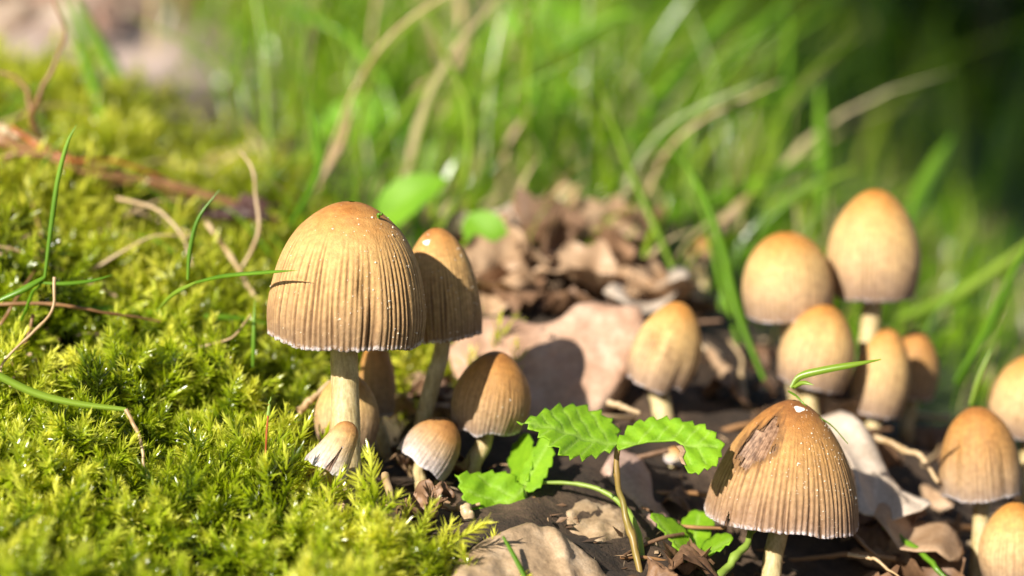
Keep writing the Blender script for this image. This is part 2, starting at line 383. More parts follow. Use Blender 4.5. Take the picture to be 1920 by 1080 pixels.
def mushroom(apex, rim, R, off, base, stem_r, prof, mat, label, lean=9, stria=60, amp=0.02, na=None, nr=44,
             dents=(), rimwave=0.02, seed=1, holes=(), granules=0, group='inkcap mushrooms in the clump', base_off=None,
             bend=0.0, gillmat='gill', tiltx=0, name='mushroom', squash=1.0, stain=None, glints=()):
    rng = np.random.default_rng(seed)
    mp = mpx(off)
    A0 = P(*apex, off); C0 = P(*rim, off)
    up = unit(A0-C0); H = np.linalg.norm(A0-C0); Rm = R*mp
    toward = -AF
    # lean the axis towards the camera
    l = math.radians(lean); axis = unit(up*math.cos(l) + toward*math.sin(l))
    right = unit(np.cross(axis, toward)*-1); right = right if right.dot(AX) > 0 else -right
    fwd = unit(np.cross(right, axis)); fwd = fwd if fwd.dot(toward) > 0 else -fwd
    mid = (A0+C0)/2
    A1 = mid + axis*H/2; C1 = mid - axis*H/2
    na = na or stria*5
    s = np.linspace(0, 1, nr)**1.15; s[0] = 0.0008
    th = np.linspace(-math.pi, math.pi, na, endpoint=False)
    S, T = np.meshgrid(s, th, indexing='ij'); S = S.ravel(); T = T.ravel()
    def surf(S, T, inset=0.0, grooves=True):
        r = profile(prof, S)*Rm
        circ = np.stack([np.cos(T)*2, np.sin(T)*2, S*0.7], -1)
        lowc = np.stack([np.cos(T)*1.2, np.sin(T)*1.2, S*1.2], -1)
        ph = stria*T + 3.0*noise(circ, 2.2, seed) + 1.6*noise(circ*np.array([3, 3, 1.3]), 2.5, seed+3)
        gr = (0.5+0.5*np.cos(ph))**1.8
        fade = sstep(0.10, 0.55, S + 0.12*noise(circ, 3.0, seed+9))*(0.62+0.6*noise(circ*np.array([4, 4, 1.8]), 2, seed+5))
        fade = np.clip(fade, 0, 1)
        if grooves: r = r*(1 - amp*gr*fade*(0.6+0.6*S))
        r = r*(1 + 0.035*noise(lowc, 1.0, seed+1)*sstep(0, .4, S))
        z = -S*H
        z = z + H*(rimwave*noise(np.stack([np.cos(T)*1.7, np.sin(T)*1.7, 0*T+seed], -1), 1.5, seed+2) + 0.010*noise(np.stack([np.cos(T)*14, np.sin(T)*14, 0*T+seed], -1), 1.5, seed+4))*sstep(0.6, 1, S)
        pit = 0
        for (dt, ds, wt, ws, dep) in dents:
            e = np.exp(-(((T-dt+math.pi) % (2*math.pi)-math.pi)/wt)**2 - ((S-ds)/ws)**2)
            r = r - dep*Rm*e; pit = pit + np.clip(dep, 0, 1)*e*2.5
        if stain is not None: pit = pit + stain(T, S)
        r = np.maximum(r - inset, 1e-5)
        bx = bend*Rm*S*S
        p = A1 + axis*z[:, None] + fwd*(r*np.cos(T)*squash)[:, None] + right*(r*np.sin(T)+bx)[:, None]
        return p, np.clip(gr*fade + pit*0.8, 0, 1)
    v, g = surf(S, T)
    f = grid_faces(nr, na, True)
    keep = np.ones(len(f), bool)
    fc_s = S[f].mean(1); tf = T[f]; fc_t = np.where(np.ptp(tf, axis=1) > math.pi, math.pi, tf.mean(1))
    for h in holes:
        keep &= ~h(fc_t, fc_s)
    root = thing(name, P(base[0], base[1], base_off if base_off is not None else off), label, 'mushroom', group)
    # outer skin + inner skin, joined at the rim
    nin = 10; s_in = np.linspace(1, 0.03, nin)
    S2, T2 = np.meshgrid(s_in, th, indexing='ij'); S2 = S2.ravel(); T2 = T2.ravel()
    v2, _ = surf(S2, T2, inset=0.024*Rm, grooves=False)
    f2 = grid_faces(nin, na, True) + len(v)
    fc_s2 = S2[f2-len(v)].mean(1); tf2 = T2[f2-len(v)]; fc_t2 = np.where(np.ptp(tf2, axis=1) > math.pi, math.pi, tf2.mean(1))
    keep2 = np.ones(len(f2), bool)
    for h in holes: keep2 &= ~h(fc_t2, fc_s2)
    a = (nr-1)*na + np.arange(na); b = (nr-1)*na + (np.arange(na)+1) % na
    fr = np.stack([a, b, b-(nr-1)*na+len(v), a-(nr-1)*na+len(v)], -1)
    kr = np.ones(na, bool)
    for h in holes: kr &= ~h(th+math.pi/na, np.ones(na))
    V = np.vstack([v, v2]); F = np.vstack([f[keep], f2[keep2], fr[kr]])
    cap = link_mesh('cap', V, F, MAT[mat], root, attrs={'s': np.concatenate([S, S2*0+0.93]), 'g': np.concatenate([g, g[:1].repeat(len(v2))*0+0.8])})
    # gills: radial folds under the cap
    ng = 96 if gillmat == 'gill_pale' else (stria*2 if na >= 300 else 48)
    tg = np.linspace(-math.pi, math.pi, ng*2, endpoint=False)
    sg = np.linspace(0.06, 0.985, 12)
    Sg, Tg = np.meshgrid(sg, tg, indexing='ij'); Sg = Sg.ravel(); Tg = Tg.ravel()
    zig = np.tile(np.arange(ng*2) % 2, 12)
    ins = (0.20 if gillmat == 'gill_pale' else 0.035)*Rm + zig*Rm*0.22*np.sin(np.clip(Sg, 0, 1)*math.pi*0.9+0.25)
    vg, _ = surf(Sg, Tg, inset=ins, grooves=False)
    link_mesh('gill_layer', vg, grid_faces(12, ng*2, True), MAT[gillmat], cap, smooth=False, attrs={'edge': 1.0-zig})
    # stem
    top = A1 - axis*H*0.30; neck = C1 - axis*H*0.02
    B = P(base[0], base[1], base_off if base_off is not None else off)
    path = spline([top, neck, neck*0.55+B*0.45 + AX*rng.normal(0, 0.3)*stem_r*mp*0.5, B, B - np.array([0, 0, 0.006])], 26)
    tt = np.linspace(0, 1, 26)
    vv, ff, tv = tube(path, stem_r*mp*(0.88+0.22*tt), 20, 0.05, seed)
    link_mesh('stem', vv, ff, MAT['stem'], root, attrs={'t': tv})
    if granules:
        tg_ = rng.normal(0.5, 0.75, granules); sg_ = np.clip(rng.beta(1.6, 1.3, granules), 0.01, 0.985)
        cen, _ = surf(sg_, tg_, inset=-0.00002)
        ok = noise(cen, 260, seed) + 0.5*noise(cen, 700, seed+1) > -0.12
        for h in holes: ok &= ~h(tg_, sg_)
        cen = cen[ok]
        octv = np.array([[1,0,0],[-1,0,0],[0,1,0],[0,-1,0],[0,0,1],[0,0,-1]], float)
        octf = np.array([[0,2,4],[2,1,4],[1,3,4],[3,0,4],[2,0,5],[1,2,5],[3,1,5],[0,3,5]])
        rad = rng.lognormal(-9.35, 0.42, len(cen))*rng.choice([1, 1, 1.4], len(cen))
        gv = (cen[:, None] + octv[None]*rad[:, None, None]*(1+0.4*rng.normal(size=(len(cen), 6, 1)))).reshape(-1, 3)
        gf = (octf[None] + 6*np.arange(len(cen))[:, None, None]).reshape(-1, 3)
        link_mesh('granule_dusting', gv, gf, MAT['granule'], cap, kind='stuff')
    for (ft, fs, fr_) in glints:  # flat pale patch modelled in place of a sun glint on the cap
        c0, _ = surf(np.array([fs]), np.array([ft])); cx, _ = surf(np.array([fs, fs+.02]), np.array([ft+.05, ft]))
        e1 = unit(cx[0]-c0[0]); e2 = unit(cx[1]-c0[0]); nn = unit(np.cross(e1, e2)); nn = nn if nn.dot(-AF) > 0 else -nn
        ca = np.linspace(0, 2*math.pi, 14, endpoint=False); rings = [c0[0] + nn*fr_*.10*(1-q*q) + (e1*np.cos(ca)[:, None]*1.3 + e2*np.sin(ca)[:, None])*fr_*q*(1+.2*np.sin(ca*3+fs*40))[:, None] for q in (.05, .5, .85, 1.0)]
        link_mesh('glint_patch', np.vstack(rings), grid_faces(4, 14, True), MAT['glint'], cap)
    return root, surf, axis

D2 = math.radians
m1, surf1, ax1 = mushroom((661,377), (644,634), 147, 0, (650,925), 27, 'bell', 'cap_striped',
    'large tan mushroom with finely grooved bell cap on a thick pale stem', stria=82, amp=0.030, na=82*7, nr=64,
    dents=((0.30, 0.56, 0.10, 0.10, 0.05), (0.42, 0.86, 0.07, 0.22, 0.06), (0.55, 0.72, 0.09, 0.2, -0.02), (0.15, 0.6, .12, .2, -0.015)), rimwave=0.03, seed=11, granules=330, base_off=0)
m2, surf2, ax2 = mushroom((818,426), (830,632), 74, 2.3, (783,838), 16, 'bell', 'cap_striped',
    'brown bell mushroom behind the large grooved cap, half in its shadow', stria=58, amp=0.035, nr=44, seed=12, granules=90, rimwave=0.03, base_off=2.6, glints=((-0.55, 0.11, 0.0006),))
mushroom((936,658), (912,806), 74, 2.25, (886,872), 16, 'egg', 'cap_brown',
    'egg shaped brown mushroom, half shaded, before the pink stone slab', stria=46, amp=0.02, seed=13, granules=20, rimwave=0.05, dents=((0.75, 0.92, 0.12, 0.12, 0.08),))
mushroom((846,788), (788,872), 55, 1.6, (790,930), 12, 'bell', 'cap_lilac',
    'small tilted mushroom with pale lilac rim above the crumpled dark leaf', stria=40, amp=0.02, seed=14, rimwave=0.04, lean=-4)
mushroom((660,792), (611,878), 42, -1.3, (622,935), 15, 'skirt', 'cap_pale',
    'tiny pale mushroom with a slit cap leaning against the thick stem', stria=22, amp=0.012, na=220, seed=15, rimwave=0.07, lean=4, base_off=-0.6,
    holes=(lambda t, s: (np.abs(t-0.12-0.3*(1-s)) < 0.05+0.10*sstep(0.45, 1.0, s)) & (s > 0.45),))
mushroom((652,697), (650,832), 61, 1.9, (655,900), 15, 'egg', 'cap_young',
    'orange egg shaped mushroom half hidden directly behind the thick stem', stria=40, amp=0.012, seed=16)
mushroom((706,632), (706,778), 36, 3.6, (722,850), 12, 'egg', 'cap_brown',
    'narrow dark brown mushroom in the shade under the large cap', stria=36, amp=0.012, seed=17)
mushroom((590,852), (590,897), 31, 0.7, (596,925), 10, 'dome', 'cap_young',
    'low orange mushroom button peeping from the moss behind the slit cap', stria=30, amp=0.01, seed=18)
mushroom((1276,565), (1238,722), 65, 5.8, (1246,800), 20, 'egg', 'cap_young',
    'lone egg shaped mushroom with dented side beside the pink stone slab', stria=44, amp=0.02, seed=19, dents=((-0.75, 0.52, 0.35, 0.2, 0.32), (-0.15, 0.62, .25, .4, -0.08), (0.55, .8, .25, .3, .06)), rimwave=0.06, bend=-0.12)
CL = 'inkcap mushrooms in the clump behind the torn cap'
mushroom((1472,434), (1480,592), 84, 7.6, (1505,790), 20, 'dome', 'cap_young',
    'rounded pale orange mushroom touching the tallest one in the far clump', stria=52, amp=0.012, seed=20, group=CL)
mushroom((1640,354), (1638,556), 88, 8.4, (1614,790), 20, 'egg', 'cap_young',
    'tallest mushroom of the far clump, smooth egg shaped ochre cap', stria=56, amp=0.012, seed=21, group=CL)
mushroom((1552,571), (1522,722), 71, 6.8, (1522,800), 18, 'egg', 'cap_young',
    'pale mushroom below the tallest one, apex orange, with a soft dent', stria=46, amp=0.012, seed=22, group=CL, dents=((-0.1, 0.3, 0.35, 0.16, 0.06),))
mushroom((1668,615), (1642,775), 55, 7.6, (1632,830), 15, 'egg', 'cap_young',
    'slim orange mushroom low in the far clump beneath the tallest cap', stria=40, amp=0.012, seed=23, group=CL)
mushroom((1718,618), (1710,745), 48, 9.4, (1700,800), 13, 'egg', 'cap_brown',
    'shaded brown mushroom at the back edge of the far clump', stria=36, amp=0.012, seed=24, group=CL)
def tear_u(t, s):
    q = np.stack([np.asarray(t)*1.0, np.asarray(s)*1.0, 0*np.asarray(t)], -1)
    return (t+0.86) + (s-0.4)*0.55 + 0.16*fbm(q, 9, 4)
def tear(t, s):
    w = 0.36*np.sin(np.clip((s-0.12)/(0.54-0.12), 0, 1)*math.pi)**0.6
    return (np.abs(tear_u(t, s)) < w) & (s > 0.12) & (s < 0.54)
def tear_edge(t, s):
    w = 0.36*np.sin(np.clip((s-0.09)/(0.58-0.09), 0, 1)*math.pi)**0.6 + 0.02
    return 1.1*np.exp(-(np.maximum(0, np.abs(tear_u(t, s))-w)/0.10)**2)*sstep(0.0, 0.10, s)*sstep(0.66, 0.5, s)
m16, surf16, ax16 = mushroom((1487,748), (1466,974), 144, 0.6, (1443,1135), 19, 'cone', 'cap_torn',
    'brown conical mushroom with torn hole in its grooved cap', stria=74, amp=0.030, na=74*7, nr=60, seed=26, granules=330, rimwave=0.05,
    holes=(tear, lambda t, s: (np.abs(t+0.88-0.05*(1-s)) < 0.035*sstep(0.86, 1, s)) & (s > 0.88)), gillmat='gill_pale', stain=tear_edge, glints=((0.25, 0.045, 0.0008),), dents=((-0.95, 0.35, 0.35, 0.25, 0.03),), group='inkcap mushrooms in the clump')
cap16 = [c_ for c_ in m16.children if c_.name.startswith('cap')][0]
rg16 = np.random.default_rng(5)
for k in range(17):                  # gill plates laid bare by the tear
    tk = -1.36 + k*0.062 + rg16.normal(0, .008); ss = np.linspace(0.10, 0.60, 10); lean_k = rg16.normal(.10, .03)
    rows = []
    for ins_, dt in ((0.00055+rg16.uniform(0, .0005), 0.0), (0.0032, lean_k)):
        for e_ in (-0.011, 0.011):
            q_, _ = surf16(ss, np.full(10, tk+dt+e_) - (ss-.35)*.35, ins_, False); rows.append(q_)
    v_ = np.stack([rows[0], rows[1], rows[3], rows[2]], 1).reshape(-1, 3)
    link_mesh('gill', v_, grid_faces(10, 4, True), MAT['gill_bare'], cap16)
RG = 'inkcap mushrooms around the folded bell cap'
mushroom((1828,761), (1842,925), 76, 4.0, (1828,1125), 16, 'bell', 'cap_brown',
    'ochre bell mushroom on a long pale stem with a fold in its side', stria=52, amp=0.018, seed=27, rimwave=0.05, group=RG, dents=((-0.9, 0.6, 0.2, 0.3, 0.1), (0.5, .75, .12, .3, .05)))
mushroom((1945,662), (1935,815), 86, 6.6, (1930,1000), 18, 'egg', 'cap_young',
    'pale orange mushroom standing behind and above the folded bell cap', stria=50, amp=0.012, seed=28, group=RG)
mushroom((1902,940), (1906,1090), 68, 2.6, (1906,1190), 16, 'egg', 'cap_young',
    'smooth orange mushroom rising below the folded bell cap', stria=46, amp=0.012, seed=29, group=RG)
mushroom((1312,438), (1312,490), 26, 16, (1318,585), 12, 'dome', 'cap_brown',
    'tiny distant orange mushroom among the grass behind the stone slab', stria=30, amp=0.01, seed=30)
mushroom((1270,838), (1262,868), 20, 4.2, (1262,905), 8, 'dome', 'cap_pale',
    'tiny pinkish mushroom button in the dark under the strawberry leaf', stria=24, amp=0.01, seed=31, rimwave=.06)

# ------------------------------------------------------------------ moss shoots
def moss_proto(seed, nleaf, L, branches, leaf_len):
    rng = np.random.default_rng(seed)
    V, F, Tt = [], [], []
    def add(v, f, t):
        n = sum(len(a) for a in V); V.append(v); F.append(np.asarray(f)+n); Tt.append(t)
    def axisline(p0, d0, length, curl):
        n = 8; pts = [p0]; d = unit(d0)
        for i in range(n):
            d = unit(d + curl/n); pts.append(pts[-1] + d*length/n)
        return np.array(pts)
    def leaves(pts, n, ll, t0, t1):
        ln = len(pts)-1; ang = rng.uniform(0, 6.28)
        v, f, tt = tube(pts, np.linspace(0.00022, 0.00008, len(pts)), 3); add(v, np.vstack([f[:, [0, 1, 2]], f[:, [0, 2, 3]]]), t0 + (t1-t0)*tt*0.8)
        for i in range(n):
            u = 0.08 + 0.92*(i+rng.uniform(0, 1))/n; k = min(int(u*ln), ln-1); fr = u*ln-k
            p = pts[k]*(1-fr) + pts[k+1]*fr; d = unit(pts[k+1]-pts[k])
            ang += 2.399 + rng.normal(0, 0.25)
            a = unit(np.cross(d, [0.3, 0.2, 1])); b = np.cross(d, a)
            o = a*math.cos(ang) + b*math.sin(ang)
            spread = math.radians(62 - 38*max(0, u-0.7)/0.3 + rng.normal(0, 9))
            dirv = unit(d*math.cos(spread) + o*math.sin(spread))
            sz = ll*(0.55 + 0.6*math.sin(min(1, u*1.05)*math.pi)**0.6*0.8)*rng.uniform(0.8, 1.15)
            side = unit(np.cross(dirv, d)); nrm = np.cross(side, dirv)
            w = sz*0.115
            tip = p + dirv*sz + d*sz*0.22
            v = np.array([p, p + dirv*sz*0.4 + side*w + nrm*w*0.5, p + dirv*sz*0.45, p + dirv*sz*0.4 - side*w + nrm*w*0.5, tip])
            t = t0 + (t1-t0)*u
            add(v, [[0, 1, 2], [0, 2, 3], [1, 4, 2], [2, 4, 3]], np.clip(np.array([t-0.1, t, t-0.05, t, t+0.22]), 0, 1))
    main = axisline(np.zeros(3), np.array([0, 0, 1.0]), L, np.array([rng.normal(0.5, .3), rng.normal(0, .35), 0]))
    leaves(main, nleaf, leaf_len, 0.05, 0.85)
    for b in range(branches):
        k = 2 + int(b*5/max(1, branches)); d = unit(main[k+1]-main[k])
        sd = unit(np.cross(d, [0, 1 if b % 2 else -1, 0.2])*0.3 + np.array([0, 1 if b % 2 else -1, 0])*0.9 + d*0.8)
        br = axisline(main[k], sd, L*rng.uniform(0.28, 0.45)*(1.1-k/10), d*0.4)
        leaves(br, int(nleaf*0.32), leaf_len*0.8, 0.3, 0.95)
    return np.vstack(V), np.vstack(F), np.concatenate(Tt)
def scatter_moss(name, mat, protos, n_try, pxr, offr, dens, label, seed, hmin=0.65, hmax=1.3, only=None):
    rng = np.random.default_rng(seed)
    # even over the ground area: sample in world x, y
    d0, d1 = FOCUS+offr[0]/100, FOCUS+offr[1]/100
    d = np.sqrt(rng.uniform(d0*d0, d1*d1, n_try)); px = rng.uniform(*pxr, n_try); off = (d-FOCUS)*100
    x, y = gxy(px, off)
    clump = fbm(np.stack([x, y, 0*x], -1), 85, seed, 3)
    keep = rng.uniform(0, 1, n_try) < moss_mask(px, off)*dens*np.clip(0.9+1.1*clump, 0.15, 1.5)
    x, y, off, px, clump = x[keep], y[keep], off[keep], px[keep], clump[keep]
    sink = 0.0075 + 0.0105*np.exp(-(((px-620)/105)**2 + ((off+1.6)/2.0)**2)) + 0.003*sstep(4, 12, off) + 0.004*sstep(680, 760, px)
    z = ground_z(x, y) - sink + 0.0045*clump
    tonal = fbm(np.stack([x, y, 0*x], -1), 60, seed+40, 3) - 0.10
    pid = rng.integers(0, len(protos), len(x))
    VV, FF, TT = [], [], []; base = 0
    for k, (pv, pf, pt) in enumerate(protos):
        idx = np.where(pid == k)[0]; n = len(idx)
        if not n: continue
        tilt = np.clip(rng.normal(0.62, 0.36, n), 0.05, 1.35); az = rng.normal(-0.9, 1.25, n); spin = rng.uniform(0, 6.283, n)
        up = np.stack([np.sin(tilt)*np.cos(az), np.sin(tilt)*np.sin(az), np.cos(tilt)], -1)
        a = np.cross(up, np.array([0.2, 0.9, 0.1])); a /= np.linalg.norm(a, axis=1)[:, None]; b = np.cross(up, a)
        e1 = a*np.cos(spin)[:, None] + b*np.sin(spin)[:, None]; e2 = np.cross(up, e1)
        sc = rng.uniform(hmin, hmax, n)*(1+0.35*np.clip(clump[idx], -1, 1))
        R = np.stack([e1, e2, up], -1)*sc[:, None, None]
        v = np.einsum('nij,mj->nmi', R, pv) + np.stack([x[idx], y[idx], z[idx]], -1)[:, None]
        VV.append(v.reshape(-1, 3)); FF.append((pf[None] + (base + len(pv)*np.arange(n))[:, None, None]).reshape(-1, 3)); base += n*len(pv)
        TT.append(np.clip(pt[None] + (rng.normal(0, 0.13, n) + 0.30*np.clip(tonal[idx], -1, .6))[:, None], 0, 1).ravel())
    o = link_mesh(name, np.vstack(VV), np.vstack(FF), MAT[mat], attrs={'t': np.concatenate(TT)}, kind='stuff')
    tag(o, label, 'moss'); print(name, len(x), len(o.data.polygons)); return o
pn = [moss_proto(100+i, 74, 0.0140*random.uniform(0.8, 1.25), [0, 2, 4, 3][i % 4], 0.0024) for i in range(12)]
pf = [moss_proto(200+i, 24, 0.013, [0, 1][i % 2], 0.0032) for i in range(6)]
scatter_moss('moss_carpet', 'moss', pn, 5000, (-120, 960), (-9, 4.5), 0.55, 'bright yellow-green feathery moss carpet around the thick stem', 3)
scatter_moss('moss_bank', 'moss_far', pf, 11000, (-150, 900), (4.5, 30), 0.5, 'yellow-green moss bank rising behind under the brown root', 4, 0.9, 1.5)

# ------------------------------------------------------------------ blades, stalks and twigs
def ribbon(name, pts, width, mat, label, cat, group=None, n=22, fold=0.35, twist=0.0, taper=(0.55, 0.08), parent=None, facing=None):
    """pts: (px, py, off) list from base to tip; width in pixels at the widest"""
    p = spline([P(*q) for q in pts], n)
    off = np.mean([q[2] for q in pts]); w = width*mpx(off)/2
    tan = np.gradient(p, axis=0); tan /= np.linalg.norm(tan, axis=1)[:, None]
    u = np.linspace(0, 1, n)
    prof = np.interp(u, [0, 0.35, 0.7, 1], [taper[0], 1, 0.8, taper[1]])*w
    face = facing if facing is not None else np.array([0.2, -1, 0.35])
    vs = []
    for i in range(n):
        side = unit(np.cross(tan[i], face)); nrm = np.cross(side, tan[i])
        a = twist*u[i]; sd = side*math.cos(a) + nrm*math.sin(a); nr = np.cross(sd, tan[i])
        th = prof[i]*0.10 + 0.00003
        vs += [p[i]-sd*prof[i] + nr*prof[i]*fold, p[i] - nr*th*0, p[i]+sd*prof[i] + nr*prof[i]*fold, p[i] - nr*th*2]
    v = np.array(vs)
    f = grid_faces(n, 4, True)
    if parent is None:
        o = link_mesh(name, v, f, MAT[mat]); return tag(o, label, cat, group)
    return link_mesh(name, v, f, MAT[mat], parent)
def stalk(name, pts, width, mat, label=None, cat=None, group=None, n=26, taper=(1, 0.5), sides=7, wob=0.15, parent=None):
    p = spline([P(*q) for q in pts], n); off = np.mean([q[2] for q in pts])
    r = np.interp(np.linspace(0, 1, n), [0, 1], taper)*width*mpx(off)/2
    sd_ = int(abs(pts[0][0]*7+pts[0][1])) % 97; jt = np.linspace(0, 5.3, n)
    jit = np.stack([noise(np.stack([jt, 0*jt+q, 0*jt], -1), 1.0, sd_) + .6*noise(np.stack([jt, 0*jt+q, 0*jt], -1), 2.7, sd_+3) for q in (1.5, 4.5, 7.5)], -1)
    p = p + jit*(width*mpx(off)*.45)*np.sin(np.linspace(0, math.pi, n))[:, None]
    r = r*(1 + .35*np.exp(-((np.linspace(0, 1, n)-.37)/.02)**2) + .25*np.exp(-((np.linspace(0, 1, n)-.71)/.02)**2) + .15*noise(np.stack([jt*2, 0*jt, 0*jt], -1), 1.3, sd_))
    v, f, t = tube(p, r, sides, wob, len(name)+int(pts[0][0]) % 50)
    o = link_mesh(name, v, f, MAT[mat], parent)
    return tag(o, label, cat, group) if label else o

# sharp grass sprig on the moss
g = thing('grass_sprig', P(60, 590, 2.0), 'thin dark green grass sprig with one upright blade on the moss', 'grass')
ribbon('blade', [(84,520,1.0),(94,440,1.0),(108,340,1.0),(126,270,1.0),(144,233,1.0)], 10, 'grass_green', '', '', parent=g)
ribbon('blade', [(84,520,1.0),(40,545,0.9),(-30,575,0.9)], 13, 'grass_green', '', '', parent=g)
ribbon('blade', [(72,530,1.0),(120,532,1.0),(170,527,1.1),(213,515,1.2)], 8, 'grass_green', '', '', parent=g)
stalk('stem', [(40,600,1.6),(62,550,1.2),(86,517,1.0)], 7, 'grass_green', parent=g)
g = thing('grass_sprig', P(290, 590, 3.0), 'thin green grass sprig with blade touching the large grooved cap', 'grass')
ribbon('blade', [(352,525,1.2),(356,470,1.2),(372,410,1.2),(412,355,1.2)], 9, 'grass_green', '', '', parent=g)
ribbon('blade', [(366,530,1.0),(420,518,0.2),(500,511,-1.1),(557,507,-1.75)], 9, 'grass_green', '', '', parent=g)
ribbon('blade', [(366,530,1.0),(325,552,1.3),(292,585,2.0)], 9, 'grass_lime', '', '', parent=g)
ribbon('bent_grass_stalk', [(-30,690,-1.2),(60,735,-1.2),(140,756,-1.2),(236,768,-1.2)], 15, 'grass_lime', 'yellow-green bent grass blade reaching across the near moss', 'grass', taper=(1, .55))
stalk('withered_tip', [(236,768,-1.2),(252,800,-1.3),(266,845,-1.4),(274,893,-1.6)], 9, 'straw', 'withered straw tip hanging from the bent grass blade into moss', 'stalk', taper=(1, .5))
ribbon('grass_stalk', [(474,690,2.5),(476,630,2.5),(478,560,2.6)], 9, 'grass_green', 'short green blade hanging beside the large grooved cap', 'grass')
ribbon('grass_stalk', [(140,577,3.5),(260,585,4),(400,605,4)], 14, 'grass_green', 'dark green blade lying on moss under the brown stalk', 'grass')
ribbon('grass_stalk', [(300,600,4),(420,595,4.5),(520,610,5)], 12, 'grass_green', 'dark green blade lying towards the large cap rim', 'grass')
stalk('brown_stalk', [(-30,572,1.8),(90,570,1.9),(200,585,2.2),(300,603,3)], 9, 'brown_stem', 'thin brown stalk lying level across the moss', 'stalk')
stalk('yellow_stalk', [(300,676,2.5),(380,650,2.6),(435,632,2.6),(470,590,2.8)], 6, 'straw', 'fine yellow stalk lying on moss beside the large cap', 'stalk')
stalk('curled_tendril', [(102,520,0.6),(96,585,0.4),(40,640,0.2),(2,690,0.0),(20,725,0.0)], 7, 'straw', 'curled pale brown tendril hanging over the moss by the bent grass', 'stalk')
stalk('curled_tendril', [(62,590,1.6),(50,640,1.4),(24,665,1.2),(30,700,1.0)], 7, 'brown_stem', 'darker short tendril tangled behind the curled pale one', 'stalk')
stalk('fallen_straw', [(388,418,7),(430,480,6.6),(470,540,6.0),(502,588,5.6)], 11, 'straw', 'stiff pale straw leaning down to the large cap', 'stalk')
stalk('bent_straw', [(455,500,6),(484,440,6),(483,380,6.2),(474,320,6.4),(450,283,6.6)], 8, 'straw', 'upright bent straw behind the large cap shoulder', 'stalk')
stalk('arched_straw', [(220,372,7),(290,392,6.5),(340,440,6.2),(362,505,6)], 8, 'straw', 'arched pale straw curving down over the moss bank', 'stalk')
stalk('brown_tendril', [(78,262,9),(62,230,8.6),(76,170,8.4),(104,110,8.4),(120,55,8.4),(100,0,8.4)], 11, 'brown_stem', 'upright wavy brown tendril rising from the root', 'stalk')
stalk('brown_tendril', [(68,250,9),(55,190,9),(38,150,9),(-20,132,9)], 11, 'brown_stem', 'drooping brown tendril arching over from the root', 'stalk')
stalk('brown_root', [(-40,255,9.2),(60,280,9.3),(180,310,9.6),(300,346,10),(400,372,10.4),(520,414,11)], 30, 'brown_stem', 'thick brown root lying along the crest of the moss bank', 'root', sides=12, n=40, wob=0.3)
stalk('brown_root', [(-40,372,8.5),(80,360,8.8),(180,352,9.2),(260,340,9.6)], 9, 'brown_stem', 'thin brown root strand below the thick root', 'root')
stalk('brown_root', [(-30,300,8.6),(70,290,8.6),(170,328,8.8),(260,338,9.2),(330,372,9.6)], 12, 'brown_stem', 'knotty rust brown root strand twisting beside the thick root', 'root', wob=.35)
stalk('brown_root', [(20,238,9.6),(120,300,9.0),(210,300,9.4),(300,330,9.8)], 9, 'seta', 'thin reddish root strand crossing the thick root', 'root', wob=.3)
stalk('grey_root', [(-30,235,10),(30,250,9.8),(88,278,9.6)], 20, 'straw', 'short pale grey root end beside the thick brown root', 'root', wob=.3)
stalk('brown_root', [(0,610,2.4),(30,560,2.6),(80,470,5),(60,380,7)], 7, 'brown_stem', 'thin brown tendril climbing the moss bank to the root', 'root')
stalk('straw_scrap', [(196,938,-2.4),(228,938,-2.3)], 8, 'straw', 'tiny straw scrap lying in the near moss', 'stalk')
stalk('straw_scrap', [(165,815,-0.8),(167,838,-0.9),(158,858,-1.0)], 7, 'straw', 'tiny curled brown scrap stuck in the moss', 'stalk')
stalk('pale_straw', [(560,770,2.0),(590,745,2.2),(640,705,2.6)], 15, 'straw', 'pale straw piece lying behind the slit cap mushroom', 'stalk')
g = thing('moss_sporophyte', P(489,915,0), 'red moss stalk with a green spore capsule standing in moss', 'moss stalk')
stalk('seta', [(489,915,-1.3),(491,880,-1.3),(498,840,-1.3),(502,790,-1.3),(504,758,-1.3)], 4.5, 'seta', parent=g, taper=(1, .8))
stalk('capsule', [(503,778,-1.3),(503,766,-1.3),(505,754,-1.3),(508,744,-1.3)], 9, 'petiole_green', parent=g, taper=(1, .15), n=10)
stalk('dry_stalk', [(740,1075,-3.2),(739,1000,-2.6),(735,950,-1.8),(722,890,-0.8)], 22, 'straw', 'upright pale dry stem beside the crumpled dark leaf', 'stalk', taper=(.8, .7))
stalk('dry_stub', [(868,1000,-0.4),(872,970,-0.2),(868,945,0)], 26, 'straw', 'short pale cut stub beside the crumpled dark leaf', 'stalk', taper=(1, .8))
stalk('twig', [(825,945,0.4),(860,952,0.4),(900,945,0.4)], 12, 'straw', 'short pale twig behind the crumpled dark leaf', 'twig')
stalk('twig', [(1000,935,1),(1025,965,0.6),(1040,985,0.4)], 10, 'brown_stem', 'reddish brown twig above the tan stone', 'twig')
stalk('twig', [(1140,755,4.4),(1170,762,4.2),(1200,775,4)], 15, 'straw', 'short straw twig below the pink slab corner', 'twig')
stalk('twig', [(1640,820,5),(1690,840,4.6),(1730,865,4.2),(1760,905,3.8)], 15, 'straw', 'pale bent twig reaching towards the folded bell cap', 'twig')
stalk('twig', [(1330,660,10),(1370,720,8.5),(1400,760,7.5)], 26, 'dead_leaf_tan', 'thick tan twig leaning between lone mushroom and far clump', 'twig', wob=.3)
stalk('twig', [(1560,960,3.0),(1610,1010,2),(1660,1060,1.2),(1700,1100,.6)], 10, 'brown_stem', 'dark twig on the litter beside the torn cap', 'twig')
stalk('twig', [(1590,1040,0.8),(1640,1050,0.6),(1690,1085,.2)], 9, 'straw', 'thin light twig at the foot of torn cap litter', 'twig')
